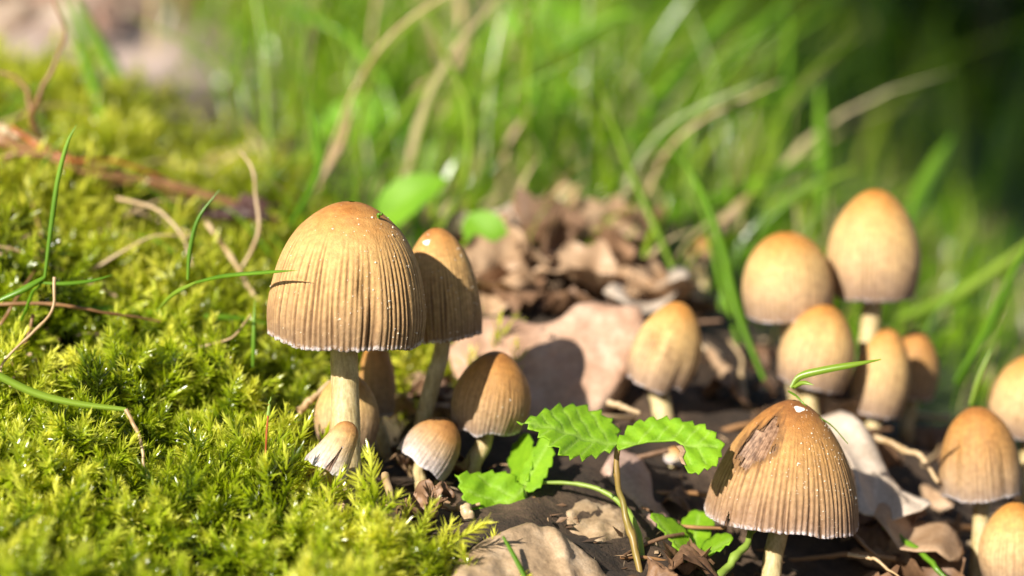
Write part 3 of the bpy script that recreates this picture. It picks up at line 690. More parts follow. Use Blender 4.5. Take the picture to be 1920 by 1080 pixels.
stalk('twig', [(1660,985,3),(1720,1035,2),(1780,1090,1.4)], 16, 'grass_green', 'greenish stalk lying on litter below the pale dead leaf', 'stalk')
stalk('green_stalk', [(1340,1090,-.6),(1375,1050,-.2),(1410,1000,0.3),(1425,975,0.8)], 20, 'petiole_green', 'yellow-green stalk leaning beside the torn mushroom stem', 'stalk')
ribbon('grass_stalk', [(984,1082,-3.0),(965,1045,-2.9),(943,1006,-2.8)], 10, 'grass_green', 'short grey-green blade lying on the tan stone', 'grass', taper=(.9, .5))
ribbon('grass_stalk', [(640,1045,-3),(670,1060,-3.2),(700,1080,-3.4)], 12, 'grass_green', 'small bright blade in the near moss by the dry stem', 'grass')

# curled green grass caught on the torn cap
g = thing('grass_scrap', P(1485, 735, 0.6), 'small green grass scrap caught on the torn cap apex', 'grass')
ribbon('blade', [(1483,727,0.2),(1500,706,0.2),(1545,694,0.1),(1600,684,0),(1652,674,0)], 15, 'grass_lime', '', '', parent=g, taper=(.5, .15), fold=.6)
ribbon('blade', [(1486,728,0.2),(1505,718,0.1),(1526,722,0)], 9, 'grass_lime', '', '', parent=g)
stalk('awn', [(1478,733,0.4),(1496,745,0.4),(1520,772,0.3),(1560,800,0.4),(1590,832,.5)], 4, 'grass_green', parent=g)
fl, _ = surf1(np.array([0.10]), np.array([0.75]), -0.0004)
stalk('grass_crumb', [(709,408,-0.55),(713,403,-0.6),(717,399,-0.6)], 7, 'grass_green', 'tiny green grass crumb stuck on the large cap apex', 'grass')

# ------------------------------------------------------------------ sheets traced round an outline with real depth
def sheet(name, outline, depth, mat, step=6, thick=0.00025, relief=None, smooth_line=1, parent=None, veins=None, vein_w=2.2, back=None):
    """outline in pixels; depth(px,py) in cm behind focus; relief(px,py) moves the sheet towards the viewer, in mm"""
    o2 = np.asarray(outline, float)
    if smooth_line > 1:
        o2 = spline(np.vstack([o2, o2[:1]]), len(o2)*smooth_line+1)[:-1]
    x0, y0 = o2.min(0); x1, y1 = o2.max(0)
    gx_, gy_ = np.meshgrid(np.arange(x0, x1, step), np.arange(y0, y1, step)); gpts = np.stack([gx_.ravel(), gy_.ravel()], -1) + np.random.default_rng(len(o2)).uniform(-step*.2, step*.2, (gx_.size, 2))
    # inside test and distance from the edge
    a = o2; b = np.roll(o2, -1, axis=0)
    ins = np.zeros(len(gpts), bool)
    for p, q in zip(a, b):
        c = ((p[1] > gpts[:, 1]) != (q[1] > gpts[:, 1])) & (gpts[:, 0] < (q[0]-p[0])*(gpts[:, 1]-p[1])/(q[1]-p[1]+1e-9)+p[0])
        ins ^= c
    def edge_dist(pt):
        d = np.full(len(pt), 1e9)
        for p, q in zip(a, b):
            e = q-p; t = np.clip(((pt-p)@e)/(e@e+1e-9), 0, 1); d = np.minimum(d, np.hypot(*(pt-p-t[:, None]*e).T))
        return d
    gpts = gpts[ins]; gpts = gpts[edge_dist(gpts) > step*0.45]
    allp = np.vstack([o2, gpts])
    n = len(o2)
    r = delaunay_2d_cdt([Vector(p) for p in allp], [], [list(range(n))], 1, 1e-5)
    pv = np.array([tuple(p) for p in r[0]]); faces = np.array([f for f in r[2] if len(f) == 3])
    dep = np.array([depth(px, py) for px, py in pv])
    v = np.array([P(px, py, d) for (px, py), d in zip(pv, dep)])
    # surface normals by area weighting
    fn = np.cross(v[faces[:, 1]]-v[faces[:, 0]], v[faces[:, 2]]-v[faces[:, 0]])
    nv = np.zeros_like(v)
    for k in range(3): np.add.at(nv, faces[:, k], fn)
    nv /= np.linalg.norm(nv, axis=1)[:, None]+1e-15
    flip = (nv@(-AF)).mean() < 0
    if flip: nv = -nv; faces = faces[:, ::-1]
    ed = edge_dist(pv)
    vn = np.zeros(len(pv))
    if veins:
        for (p, q, wv) in veins:
            p = np.array(p, float); q = np.array(q, float); e = q-p
            t = np.clip(((pv-p)@e)/(e@e), 0, 1); dd = np.hypot(*(pv-p-t[:, None]*e).T)
            vn = np.maximum(vn, np.exp(-(dd/(vein_w*wv))**2))
    top = v.copy()
    if relief is not None: top = top + nv*(np.array([relief(px, py, e) for (px, py), e in zip(pv, ed)])/1000)[:, None]
    if veins: top = top - nv*(vn*0.00022)[:, None]
    bn = nv if back is None else np.tile(np.asarray(back, float), (len(v), 1))*-1
    bot = top - nv*thick if back is None else v - bn*thick
    m_ = len(v)
    # rim edges
    from collections import Counter
    cnt = Counter()
    for f in faces:
        for i in range(3): cnt[(f[i], f[(i+1) % 3])] += 1
    rim = [(i, j) for (i, j) in cnt if (j, i) not in cnt]
    F = [tuple(f) for f in faces] + [tuple(f[::-1]+m_) for f in faces] + [(j, i, i+m_, j+m_) for i, j in rim]
    return link_mesh(name, np.vstack([top, bot]), F, MAT[mat], parent, attrs={'v': np.concatenate([vn, vn])})
def plane_depth(p0, p1, p2):
    A = np.array([[p[0], p[1], 1] for p in (p0, p1, p2)], float); c = np.linalg.solve(A, [p[2] for p in (p0, p1, p2)])
    return lambda x, y: c[0]*x + c[1]*y + c[2]
def serrate(line, teeth, h, n_sub=1):
    """teeth along a smooth line: each tooth leans forward"""
    line = np.asarray(line, float); d = np.r_[0, np.cumsum(np.hypot(*np.diff(line, axis=0).T))]
    u = lambda t: np.array([np.interp(t*d[-1], d, line[:, 0]), np.interp(t*d[-1], d, line[:, 1])])
    res = []
    for k in range(teeth):
        a, b = k/teeth, (k+1)/teeth; pa, pb = u(a), u(b); t = pb-pa; nn = np.array([t[1], -t[0]])/(np.hypot(*t)+1e-9)
        res += [pa, u(a*.65+b*.35)+nn*h*0.55, u(a*.22+b*.78)+nn*h]
    return res

# --- wild strawberry leaf in focus
sb = thing('strawberry_leaf', P(1205, 1110, -1.0), 'sharp toothed bright green strawberry leaf spread beside the torn mushroom', 'leaf')
LD = plane_depth((1165,838,0.0), (975,785,-0.3), (1080,752,1.0))
up_edge = serrate(spline([(1167,836),(1162,800),(1130,768),(1080,752),(1030,762),(970,787)], 40), 9, 10)
lo_edge = serrate(spline([(970,787),(1003,815),(1030,840),(1062,862),(1105,860),(1140,852),(1166,842)], 40), 9, 11)
mid = [((1166,838),(976,788),1.3)]
for k in range(6):
    t = 0.12+k*0.14; bx, by = 1166+(976-1166)*t, 838+(788-838)*t
    mid += [((bx,by),(bx-34,by-62+k*6),.8), ((bx,by),(bx-38,by+44-k*5),.8)]
def quilt(x, y, e): return 0.20*math.sin((x*0.75+y*0.9)*0.16) + 0.25*math.sin(x*.05)
sheet('leaflet', up_edge+lo_edge, LD, 'strawberry', 3.2, relief=quilt, parent=sb, veins=mid)
def RD(x, y):
    d = 0.0 + (830-y)*0.012
    if x > 1265: d = d - (x-1265)*0.001
    return d
up2 = serrate(spline([(1156,836),(1190,797),(1240,787),(1290,794),(1325,806),(1350,832),(1352,842)], 40), 10, 8)
lo2 = serrate(spline([(1352,842),(1340,868),(1300,884),(1290,878)], 20), 5, 6)
lo3 = [(1284,874),(1277,856),(1283,846),(1280,834),(1266,827),(1245,826),(1215,829),(1190,833),(1160,843)]
mid2 = [((1168,831),(1345,836),1.2)]
for k in range(5):
    t = 0.15+k*.16; bx = 1168+177*t; by = 831+5*t
    mid2 += [((bx,by),(bx+30,by-34),.8)] + ([((bx,by),(bx+16,by+34),.8)] if k > 2 else [])
sheet('leaflet', up2+lo2+lo3, RD, 'strawberry', 3.2, relief=lambda x, y, e: 0.20*math.sin((x*0.8-y*0.9)*0.17), parent=sb, veins=mid2)
sheet('bitten_edge', [(1268,836),(1280,834),(1286,846),(1280,857),(1286,872),(1278,868),(1272,856),(1276,846)], lambda x, y: RD(x, y)-0.03, 'dead_leaf_tan', 3, parent=sb)
stalk('petiole', [(1207,1110,-0.8),(1196,1050,-0.5),(1178,990,-0.2),(1160,920,0),(1154,870,0),(1160,836,0)], 13, 'petiole', parent=sb, taper=(1.15, .8), n=34)
stalk('side_petiole', [(1214,1110,-0.6),(1200,1020,0),(1170,950,0.6),(1120,915,0.9),(1060,905,1.1),(1002,906,1.2)], 13, 'petiole_green', parent=None,
      label='arched yellow-green leaf stalk running to the shaded strawberry leaf', cat='stalk', n=34)
sb2 = thing('strawberry_leaf', P(975, 935, 1.0), 'strawberry leaf behind the tan stone, one leaflet shaded, one lit', 'leaf')
e1 = serrate(spline([(985,912),(960,885),(915,878),(868,884),(852,890)], 30), 6, 6) + serrate(spline([(852,890),(862,920),(872,958),(900,985),(922,992)], 30), 6, 6) + serrate(spline([(922,992),(955,990),(983,972),(988,940),(986,915)], 30), 5, 5)
sheet('leaflet', e1, plane_depth((986,915,1.0), (852,890,0.8), (920,992,0.2)), 'strawberry', 4, relief=lambda x, y, e: -0.9*math.exp(-((x-922-(y-920)*.25)/22)**2)+.25*math.sin((x+y)*.13), parent=sb2, veins=[((985,914),(905,985),1.3),((950,938),(870,920),.8),((930,960),(980,960),.8),((960,930),(900,890),.8)])
e2 = serrate(spline([(974,912),(980,880),(1000,845),(1022,815)], 20), 4, 5) + serrate(spline([(1022,815),(1036,850),(1026,880),(1006,915),(985,917)], 24), 6, 5)
sheet('leaflet', e2, plane_depth((980,915,1.0), (1022,815,1.8), (1036,850,1.4)), 'strawberry', 4, parent=sb2, veins=[((980,914),(1026,835),1.2)])
e3 = serrate(spline([(972,905),(955,870),(968,830),(990,812)], 20), 4, 5) + serrate(spline([(990,812),(998,850),(985,905)], 20), 4, 4)
sheet('leaflet', e3, plane_depth((978,905,1.2), (955,870,2.2), (998,850,1.6)), 'strawberry', 4, parent=sb2)
stalk('petiole', [(975,985,1.0),(985,940,1.0),(984,912,1.0)], 9, 'petiole_green', parent=sb2)
sb3 = thing('strawberry_leaf', P(1282, 1105, 0.2), 'dark green folded young strawberry leaf low beside the torn mushroom', 'leaf')
e4 = serrate(spline([(1290,1050),(1258,1010),(1230,975),(1222,962)], 20), 5, 5) + serrate(spline([(1222,962),(1262,975),(1290,1000),(1300,1030),(1296,1050)], 24), 5, 4)
sheet('leaflet', e4, plane_depth((1292,1050,0.2), (1222,962,0.6), (1290,995,1.0)), 'strawberry', 4, parent=sb3, veins=[((1292,1048),(1230,970),1.2)])
e5 = serrate(spline([(1290,1048),(1276,1000),(1290,965),(1312,958)], 20), 4, 5) + serrate(spline([(1312,958),(1335,970),(1330,1000),(1300,1050)], 24), 5, 5)
sheet('leaflet', e5, plane_depth((1294,1050,0.4), (1276,995,1.4), (1335,975,1.6)), 'strawberry', 4, parent=sb3, veins=[((1295,1048),(1310,965),1.2)])
e6 = serrate(spline([(1298,1050),(1325,1015),(1355,1000),(1374,1008)], 20), 4, 4) + serrate(spline([(1374,1008),(1350,1028),(1320,1042),(1290,1062)], 24), 5, 4)
sheet('leaflet', e6, plane_depth((1296,1052,0.3), (1374,1008,0.0), (1330,1010,0.9)), 'strawberry', 4, parent=sb3, veins=[((1296,1054),(1370,1010),1.2)])
stalk('petiole', [(1278,1120,0.2),(1282,1085,0.2),(1292,1048,0.3)], 16, 'petiole_green', parent=sb3)

# ------------------------------------------------------------------ stones and traced dead leaves
def rock_relief(seed, a=1.0, sc=0.018):
    def f(x, y, e):
        p = np.array([[x, y, seed*10.0]])
        return float(a*fbm(p, sc, seed, 4)[0]*1.2 - a*1.6*math.exp(-e/9.0))
    return f
slab = sheet('stone_slab', [(838,648),(870,615),(905,590),(960,588),(1010,598),(1052,588),(1078,566),(1110,560),(1150,566),(1196,568),(1206,585),(1212,618),(1200,650),(1178,685),(1155,725),(1128,758),(1095,790),(1000,810),(900,790),(860,720)],
    plane_depth((1100,790,5.0), (1110,560,7.2), (860,650,6.4)), 'stone_pink', 7, thick=0.010, relief=rock_relief(3, 0.9), smooth_line=3, back=(0.1, 0.8, -0.6))
tag(slab, 'flat pinkish brown stone slab propped behind the egg shaped mushroom', 'stone')
dew = link_mesh('dew_drop', *(lambda v, f: (v, f))(*[x for x in tube([P(1016, 615+6-k*1.2, 6.25) for k in range(11)], [max(1e-5, 8.5*mpx(6)*math.sin(math.pi*k/10)) for k in range(11)], 14)[:2]]), MAT['dew'])
tag(dew, 'tiny round dew bead on the pink stone slab', 'drop')
s2 = sheet('tan_stone', [(868,1030),(905,1000),(945,985),(990,972),(1020,978),(1045,985),(1075,1000),(1105,1022),(1135,1052),(1165,1085),(1160,1130),(1000,1150),(880,1130),(850,1070)],
    plane_depth((1000,1120,-3.4), (1000,975,-1.4), (1160,1090,-2.2)), 'stone_tan', 6, thick=0.012, relief=lambda x, y, e: rock_relief(5, 1.0)(x, y, e) + 1.3*math.exp(-((x-1052-(y-1030)*.35)/13)**2), smooth_line=3, back=(0, 0.5, -0.85))
tag(s2, 'tan ridged stone in front of the shaded strawberry leaf', 'stone')
s3 = sheet('brown_stone', [(1062,945),(1100,918),(1140,930),(1175,950),(1215,985),(1225,1030),(1200,1060),(1150,1055),(1110,1020),(1080,985)],
    plane_depth((1150,1055,-0.6), (1120,925,1.6), (1220,1000,1.0)), 'stone_tan', 7, thick=0.008, relief=rock_relief(7, 1.4, .03), smooth_line=3, back=(0, 0.5, -0.85))
tag(s3, 'rough brown stone behind the strawberry leaf stalk', 'stone')
s4 = sheet('grey_slab', [(1135,870),(1160,835),(1200,850),(1235,900),(1258,950),(1262,1000),(1230,990),(1190,930)],
    plane_depth((1150,850,3.2), (1250,980,1.6), (1230,880,3.6)), 'dead_leaf_pink', 7, thick=0.002, relief=rock_relief(8, 1.0), smooth_line=3)
tag(s4, 'pinkish leaf flake sloping under the strawberry leaf', 'dead leaf')
d1 = sheet('dead_leaf', [(1540,770),(1575,772),(1610,800),(1640,830),(1670,880),(1720,925),(1745,950),(1700,965),(1640,960),(1610,955),(1600,900),(1575,850)],
    plane_depth((1540,770,5.5), (1745,950,3.0), (1610,955,2.6)), 'dead_leaf_pale', 8, thick=0.0004, relief=lambda x, y, e: 1.5*math.sin(x*.03+y*.012)+.6*math.sin(x*.09-y*.06), smooth_line=2, veins=[((1545,770),(1740,950),1.6),((1600,830),(1600,950),1),((1640,870),(1650,960),1)])
tag(d1, 'pale greyish dead leaf propped behind the torn cap', 'dead leaf')
d2 = sheet('dead_leaf', [(1620,955),(1680,950),(1740,975),(1790,1000),(1812,1025),(1780,1050),(1720,1030),(1660,1000)],
    plane_depth((1620,955,3), (1812,1025,2.6), (1720,1040,1.6)), 'dead_leaf_tan', 8, thick=0.0004, relief=lambda x, y, e: 1.5*math.sin(x*.05+y*.02), smooth_line=2)
tag(d2, 'tan dead leaf strip lying below the pale greyish leaf', 'dead leaf')
d3 = sheet('broad_dead_leaf', [(900,520),(935,482),(980,490),(1010,520),(1000,560),(960,578),(905,575)], plane_depth((900,575,9), (980,485,11), (1010,560,9.5)), 'dead_leaf_tan', 9, thick=.0004, relief=lambda x, y, e: 2*math.sin(x*.06), smooth_line=2)
tag(d3, 'sunlit tan dead leaf standing behind the pink slab', 'dead leaf')
d4 = sheet('broad_dead_leaf', [(1130,560),(1160,535),(1220,512),(1270,505),(1290,530),(1260,560),(1200,575)], plane_depth((1130,560,9.5), (1270,505,12), (1260,560,10)), 'dead_leaf_pale', 9, thick=.0004, relief=lambda x, y, e: 2*math.sin(x*.04), smooth_line=2)
tag(d4, 'yellowish dead leaf lying behind the slab beside the lone mushroom', 'dead leaf')

def crumpled(name, center, size, mat, label, seed, cat='dead leaf', squash=(1, 1, 1), res=40, group=None):
    rng = np.random.default_rng(seed)
    u, v = np.meshgrid(np.linspace(-1, 1, res), np.linspace(-1, 1, res)); u = u.ravel(); v = v.ravel()
    r = np.hypot(u, v)
    q = np.stack([u, v, 0*u], -1)
    p = np.stack([u*1.0, 0.9*v, 0*u], -1)
    p += np.stack([fbm(q, 1.6, seed), fbm(q, 1.6, seed+9), fbm(q, 1.3, seed+20)], -1)*np.array([.35, .35, .75])
    p[:, 2] += 0.9*np.abs(np.sin(v*2.1+u))*0.6 + 0.10*np.abs(fbm(q, 6, seed+3))
    p = p*size*np.array(squash)
    o = link_mesh(name, p + center, grid_faces(res, res), MAT[mat], attrs={'v': np.exp(-(v/0.05)**2)})
    sm = o.modifiers.new('thickness', 'SOLIDIFY'); sm.thickness = 0.0003
    return tag(o, label, cat, group)
crumpled('crumpled_leaf', P(790, 955, -0.7), 0.0046, 'dead_leaf_brown', 'crumpled dark brown leaf between the small tilted mushroom and dry stem', 5)
crumpled('crumpled_leaf', P(778, 995, -1.0), 0.0038, 'dead_leaf_dark', 'dark shrivelled leaf scrap under the crumpled brown one', 6)
crumpled('crumpled_leaf', P(445, 408, 10.5), 0.0075, 'dead_leaf_dark', 'dark purplish shrivelled leaf on the moss bank', 8, squash=(1.1, .8, .6))
crumpled('crumpled_leaf', P(625, 965, -1.6), 0.0022, 'dead_leaf_tan', 'tiny tan leaf crumb on moss before the thick stem', 9)

# ------------------------------------------------------------------ leaf litter: repeated dead leaves lying on the soil
def leaf_mesh(name, L, W, curl, lob, seed, mat, nu=16, nv=9):
    u, v = np.meshgrid(np.linspace(0, 1, nu), np.linspace(-1, 1, nv), indexing='ij'); u = u.ravel(); v = v.ravel()
    w = W*np.sin(np.clip(u, 0.004, 0.996)*math.pi)**0.85*(1 + lob*np.sin(u*22+seed))*(1-.25*u)
    x = L*(u-0.5); y = v*w
    q = np.stack([u*2, v, 0*u], -1)
    z = curl*W*(v*v)*(0.6+u)*w/W + 0.22*W*np.sin(u*3+seed) + 0.30*W*fbm(q, 2.4, seed)
    z = z - z.min()
    o = link_mesh(name, np.stack([x, y, z], -1), grid_faces(nu, nv), MAT[mat], attrs={'v': np.exp(-(v/0.12)**2)})
    return o
LEAFKINDS = [('dead_leaf_tan', 'tan'), ('dead_leaf_brown', 'dark brown'), ('dead_leaf_pink', 'pinkish'), ('dead_leaf_pale', 'pale')]
lk = []
for i, (mt, cn) in enumerate(LEAFKINDS):
    for j in range(2):
        lk.append((leaf_mesh('litter_leaf', [0.022, 0.016][j], [0.0075, 0.006][j], [0.9, -0.8][j], [0.16, 0.3][j], i*3+j, mt, 20, 11), cn, ['long', 'small'][j]))
used = set()
def place_leaf(k, px, off, rz, rx, ry, sc, lift, where):
    o, cn, sh = lk[k]
    if k in used: o = o.copy(); COL.objects.link(o)
    used.add(k)
    tag(o, f'{sh} curled {cn} dead leaf {where}', 'dead leaf', f'{sh} {cn} dead leaves {where}')
    o.location = gpt(px, off, lift); o.rotation_euler = (rx, ry, rz); o.scale = (sc,)*3
rl = random.Random(4)
for i in range(105):
    px = rl.uniform(860, 2000); off = rl.choice([rl.uniform(-3, 3), rl.uniform(2, 12)])
    if 830 < px < 1230 and 2.0 < off < 8: continue
    if px < 1240 and -5 < off < 2.2 and rl.random() < .9: continue
    if 1330 < px < 1560 and -4 < off < 1.2: continue
    if px > 1760 and off < 2.8: continue
    where = 'on the litter around the torn cap' if off < 2.5 else ('in the litter at the foot of the far clump' if px > 1330 else 'on the soil round the lone mushroom')
    place_leaf(rl.choice([0, 1, 2, 3, 2, 3, 2, 3, 3]), px, off, rl.uniform(0, 6.3), rl.gauss(0, .18), rl.gauss(0, .18), rl.uniform(.5, 1.05), rl.uniform(-.001, .0005), where)
for i in range(22):
    place_leaf(rl.choice([0, 1, 3, 2, 7]), rl.uniform(880, 1220), rl.uniform(10, 17), rl.uniform(0, 6.3), rl.gauss(.8, .5), rl.gauss(0, .5), rl.uniform(.55, 1.05), rl.uniform(0, .006), 'in the heap behind the pink slab')
for (px_, of_, rz_, rx_, sc_, k_) in ((905,9.5,.4,.8,1.2,0),(965,10.5,2.2,.6,1.2,0),(1030,11,1.2,.8,1.2,2),(1090,10,.2,.5,1.1,0),(1150,11.5,1.8,.5,1.2,2),(1230,10,.9,.3,1.1,0),(1000,13,2.8,.6,1.3,2),(1120,14,.5,.6,1.3,0)):
    place_leaf(k_, px_, of_, rz_, rx_, .2, sc_, .003, 'propped broad and sunlit behind the pink slab')
for i in range(30):
    place_leaf(rl.choice([0, 4, 5, 6, 7]), rl.uniform(-60, 420), rl.uniform(40, 100), rl.uniform(0, 6.3), rl.gauss(.3, .4), rl.gauss(0, .4), rl.uniform(1.4, 2.8), rl.uniform(0, .006), 'on the pale ground beyond the moss bank')
for i in range(12):
    place_leaf(rl.choice([1, 3, 3, 2]), rl.uniform(700, 900), rl.uniform(.8, 5), rl.uniform(0, 6.3), rl.gauss(0, .3), rl.gauss(0, .3), rl.uniform(.4, .7), rl.uniform(0, .001), 'on the dark soil under the bell caps')

# small twigs of the litter
tw = []
for i in range(3):
    pth = spline([(-.012, 0, 0), (-.004, .0012*(i-1), .001), (.004, -.001, .0005), (.013, .001*i, 0)], 14)
    v, f, t = tube(pth, np.linspace(.0007, .0004, 14), 6, .25, i)
    o = link_mesh('litter_twig', v, f, MAT[['brown_stem', 'straw', 'dead_leaf_brown'][i]])
    tag(o, ['short brown twig lying in the leaf litter', 'short straw coloured twig lying in the leaf litter', 'short dark twig lying in the leaf litter'][i], 'twig', 'twigs of the litter'); tw.append(o)
for i in range(45):
    o = tw[i % 3]
    if i > 2: o = o.copy(); COL.objects.link(o)
    o.location = gpt(rl.uniform(1040, 1950), rl.uniform(-2, 10), rl.uniform(.0005, .002)); o.rotation_euler = (rl.gauss(0, .15), rl.gauss(0, .15), rl.uniform(0, 6.3)); o.scale = (rl.uniform(.5, 1.2),)*3

# crumbs of bark, straw and leaf that nobody could count
def crumbs(name, n, pxr, offr, size, mat_name, label, seed, dens):
    rng = np.random.default_rng(seed); px = rng.uniform(*pxr, n); off = rng.uniform(*offr, n)
    k = rng.uniform(0, 1, n) < dens(px, off); px, off = px[k], off[k]; x, y = gxy(px, off); m_ = len(x)
    z = ground_z(x, y) + rng.uniform(-.0005, .0022, m_)
    c = np.stack([x, y, z], -1)
    a = rng.normal(0, 1, (m_, 3))*np.array([1, 1, .35]); a /= np.linalg.norm(a, axis=1)[:, None]
    b = np.cross(a, rng.normal(0, 1, (m_, 3))); b /= np.linalg.norm(b, axis=1)[:, None]; d = np.cross(a, b)
    L = rng.uniform(*size, m_)[:, None]*rng.choice([.5, .8, 1.2], (m_, 1)); W = L*rng.choice([.1, .22, .4], (m_, 1)); T = W*.25
    j = lambda: 1+.35*rng.normal(0, 1, (m_, 1))
    V = np.stack([c-a*L*j(), c+b*W*j(), c+a*L*j(), c-b*W*j(), c+d*T+a*L*.2, c-d*T], 1).reshape(-1, 3)
    q = np.array([[0,1,4],[1,2,4],[2,3,4],[3,0,4],[1,0,5],[2,1,5],[3,2,5],[0,3,5]])
    F = (q[None]+6*np.arange(m_)[:, None, None]).reshape(-1, 3)
    o = link_mesh(name, V, F, MAT[mat_name], smooth=False, attrs={'t': np.repeat(rng.uniform(0, 1, m_), 6)}, kind='stuff')
    return tag(o, label, 'litter')
m, nt, bs, out = new_mat('crumb')
c = ramp(nt, attr(nt, 't'), [(0.0, (0.03, 0.018, 0.01)), (0.45, (0.13, 0.07, 0.035)), (0.75, (0.30, 0.18, 0.09)), (1.0, (0.58, 0.44, 0.28))])
nt.links.new(c, bs.inputs['Base Color']); bs.inputs['Roughness'].default_value = 0.7; MAT['crumb'] = m
crumbs('litter_crumbs', 1700, (720, 2050), (-4, 14), (.0008, .0028), 'crumb', 'crumbs of bark, straw and leaf strewn over the dark soil', 71, lambda px, off: .9*(1-moss_mask(px, off)*.7))
crumbs('moss_crumbs', 1300, (-60, 760), (-3, 16), (.001, .0028), 'crumb', 'dry brown scraps caught in the moss carpet', 72, lambda px, off: moss_mask(px, off)*.8)

# ------------------------------------------------------------------ broad green leaves behind
def broad(px, py, off, L, W, ang, tilt, label, mat='broad_leaf', stem_to=None):
    root = thing('broad_leaf_plant', gpt(px, off), label, 'leaf plant', 'green leaf plants in the grass')
    u, v = np.meshgrid(np.linspace(0, 1, 16), np.linspace(-1, 1, 9), indexing='ij'); u = u.ravel(); v = v.ravel()
    w = W*1.9*np.clip(u, .01, 1)**.6*np.clip(1-u, .004, 1)**.8*(1+.06*np.sin(u*60))
    x = L*(u-.5); y = v*w; z = .25*np.abs(v)*w + .2*L*np.sin(u*2.6)
    a = math.radians(ang); t = math.radians(tilt)
    e1 = math.cos(a)*AX + math.sin(a)*AU; nrm = unit(-AF*math.cos(t) + np.array([0, 0, 1])*math.sin(t)); nrm = unit(nrm - e1*nrm.dot(e1)); e2 = np.cross(nrm, e1)
    c = P(px, py, off)
    p = c + x[:, None]*e1 + y[:, None]*e2 + (z-z.mean())[:, None]*nrm
    link_mesh('leaf', p, grid_faces(16, 9), MAT[mat], root, attrs={'v': np.exp(-(v/.1)**2)})
    b = gpt(px, off, -.004); s0 = p[4]
    vv, ff, _ = tube(spline([b, (b+s0)/2 + np.array([.003, 0, .004]), s0], 12), np.full(12, .0005), 6)
    link_mesh('stem', vv, ff, MAT['petiole_green'], root)
broad(765, 375, 13, .022, .008, 32, 40, 'bright green broad leaf directly behind the large grooved cap')
broad(912, 440, 11, .013, .007, -50, 20, 'green leaf behind the shaded bell cap and tan leaf')
broad(690, 235, 24, .030, .013, -10, 40, 'large pale green leaf in the grass above the large cap')
broad(1000, 190, 30, .034, .013, 5, 45, 'bright green oval leaf in the grass high behind the slab')
broad(1010, 70, 45, .060, .022, 12, 45, 'long green leaf beyond the oval leaf in the grass')

# ------------------------------------------------------------------ single grass blades one can pick out behind
BL = [
 ('grass_lime', [(1285,560,12),(1230,430,13),(1170,290,14),(1108,120,16)], 15, 'long green grass blade leaning over the pink slab'),
 ('grass_green', [(1440,730,9),(1385,590,10),(1350,450,11),(1300,330,12),(1225,250,14)], 16, 'shining green and white grass blade beside the far clump'),
 ('grass_green', [(1400,700,11),(1350,520,13),(1320,400,14),(1275,250,16)], 13, 'green grass blade rising beside the shining one'),
 ('grass_lime', [(830,425,12),(870,340,14),(882,250,15),(870,180,16),(830,90,17),(790,0,18)], 14, 'pale arched grass blade rising behind the shaded bell cap'),
 ('grass_lime', [(700,290,18),(770,200,19),(840,120,20),(880,0,22)], 18, 'yellow-green blade slanting behind the large cap'),
 ('grass_green', [(730,170,22),(690,110,23),(620,50,24),(470,0,24)], 26, 'dark green grass blade arching away over the moss bank'),
 ('grass_lime', [(1060,800,60),(1300,480,30),(1420,410,26),(1600,315,24)], 40, 'broad lime blade slanting behind the rounded far mushroom'),
 ('grass_green', [(1180,420,20),(1350,380,22),(1540,285,24)], 40, 'broad pale blade slanting above the far clump'),
 ('grass_lime', [(1680,600,18),(1780,560,18),(1860,510,18),(1960,430,18)], 26, 'yellow-green blade slanting away beside the tallest mushroom'),
 ('grass_green', [(1790,720,10),(1850,620,11),(1895,520,12),(1950,420,13)], 18, 'fine green blade rising beside the tallest mushroom'),
 ('grass_green', [(1700,430,26),(1740,340,28),(1790,250,30)], 44, 'short green blade above the tallest mushroom'),
 ('grass_lime', [(1820,760,6),(1840,700,6),(1862,650,6)], 14, 'short green blade beside the folded bell cap'),
 ('grass_green', [(1450,420,30),(1466,250,32),(1478,100,34),(1470,-40,36)], 22, 'long upright blade in the far grass beyond the rounded mushroom'),
 ('grass_green', [(1540,400,24),(1542,280,25),(1535,150,26)], 30, 'upright grey-green blade behind the tallest mushroom'),
 ('grass_green', [(600,330,12),(590,250,13),(575,170,14)], 16, 'thin upright green blade behind the large cap'),
 ('grass_green', [(545,420,10),(590,340,11),(600,300,11.5),(610,255,12)], 15, 'fine green blade beside the large cap apex'),
 ('straw', [(600,340,14),(640,270,15),(660,200,16)], 16, 'pale straw beside the bright broad leaf'),
 ('grass_green', [(225,330,16),(190,210,18),(160,110,20),(110,-20,22)], 26, 'green blade rising before the pale litter'),
 ('grass_green', [(260,250,24),(215,140,25),(165,50,26),(130,-20,27)], 30, 'taller green blade leaning before the pale litter'),
 ('straw', [(860,-20,30),(868,60,29),(850,130,28),(790,170,27),(755,200,26)], 24, 'bent straw stem crossing the far grass'),
 ('grass_green', [(990,120,24),(1090,70,24),(1160,28,24),(1225,44,24)], 22, 'arched grass blade with a yellow bent tip over the oval leaf'),
 ('grass_green', [(1180,270,26),(1260,160,28),(1340,60,30),(1400,-20,32)], 36, 'broad blade slanting up from the far grass tuft'),
 ('grass_green', [(1200,330,30),(1300,180,32),(1420,60,34),(1500,-20,36)], 34, 'long blade fanning out from the far grass tuft'),
 ('grass_green', [(1150,360,28),(1280,250,30),(1420,190,32),(1560,170,34)], 34, 'low blade arching out from the far grass tuft'),
 ('grass_lime', [(1380,470,18),(1440,330,20),(1470,230,22)], 24, 'yellow-green blade rising beside the rounded far mushroom'),
 ('dead_leaf_tan', [(1310,470,16),(1370,410,18),(1410,360,19)], 34, 'pinkish straw leaf slanting above the tiny distant mushroom'),
]
for mt, pts, w, lab in BL:
    if mt == 'dead_leaf_tan': mt = 'straw'
    ribbon('grass_stalk', pts, w, mt, lab, 'grass', 'single grass blades behind the mushrooms', n=26)

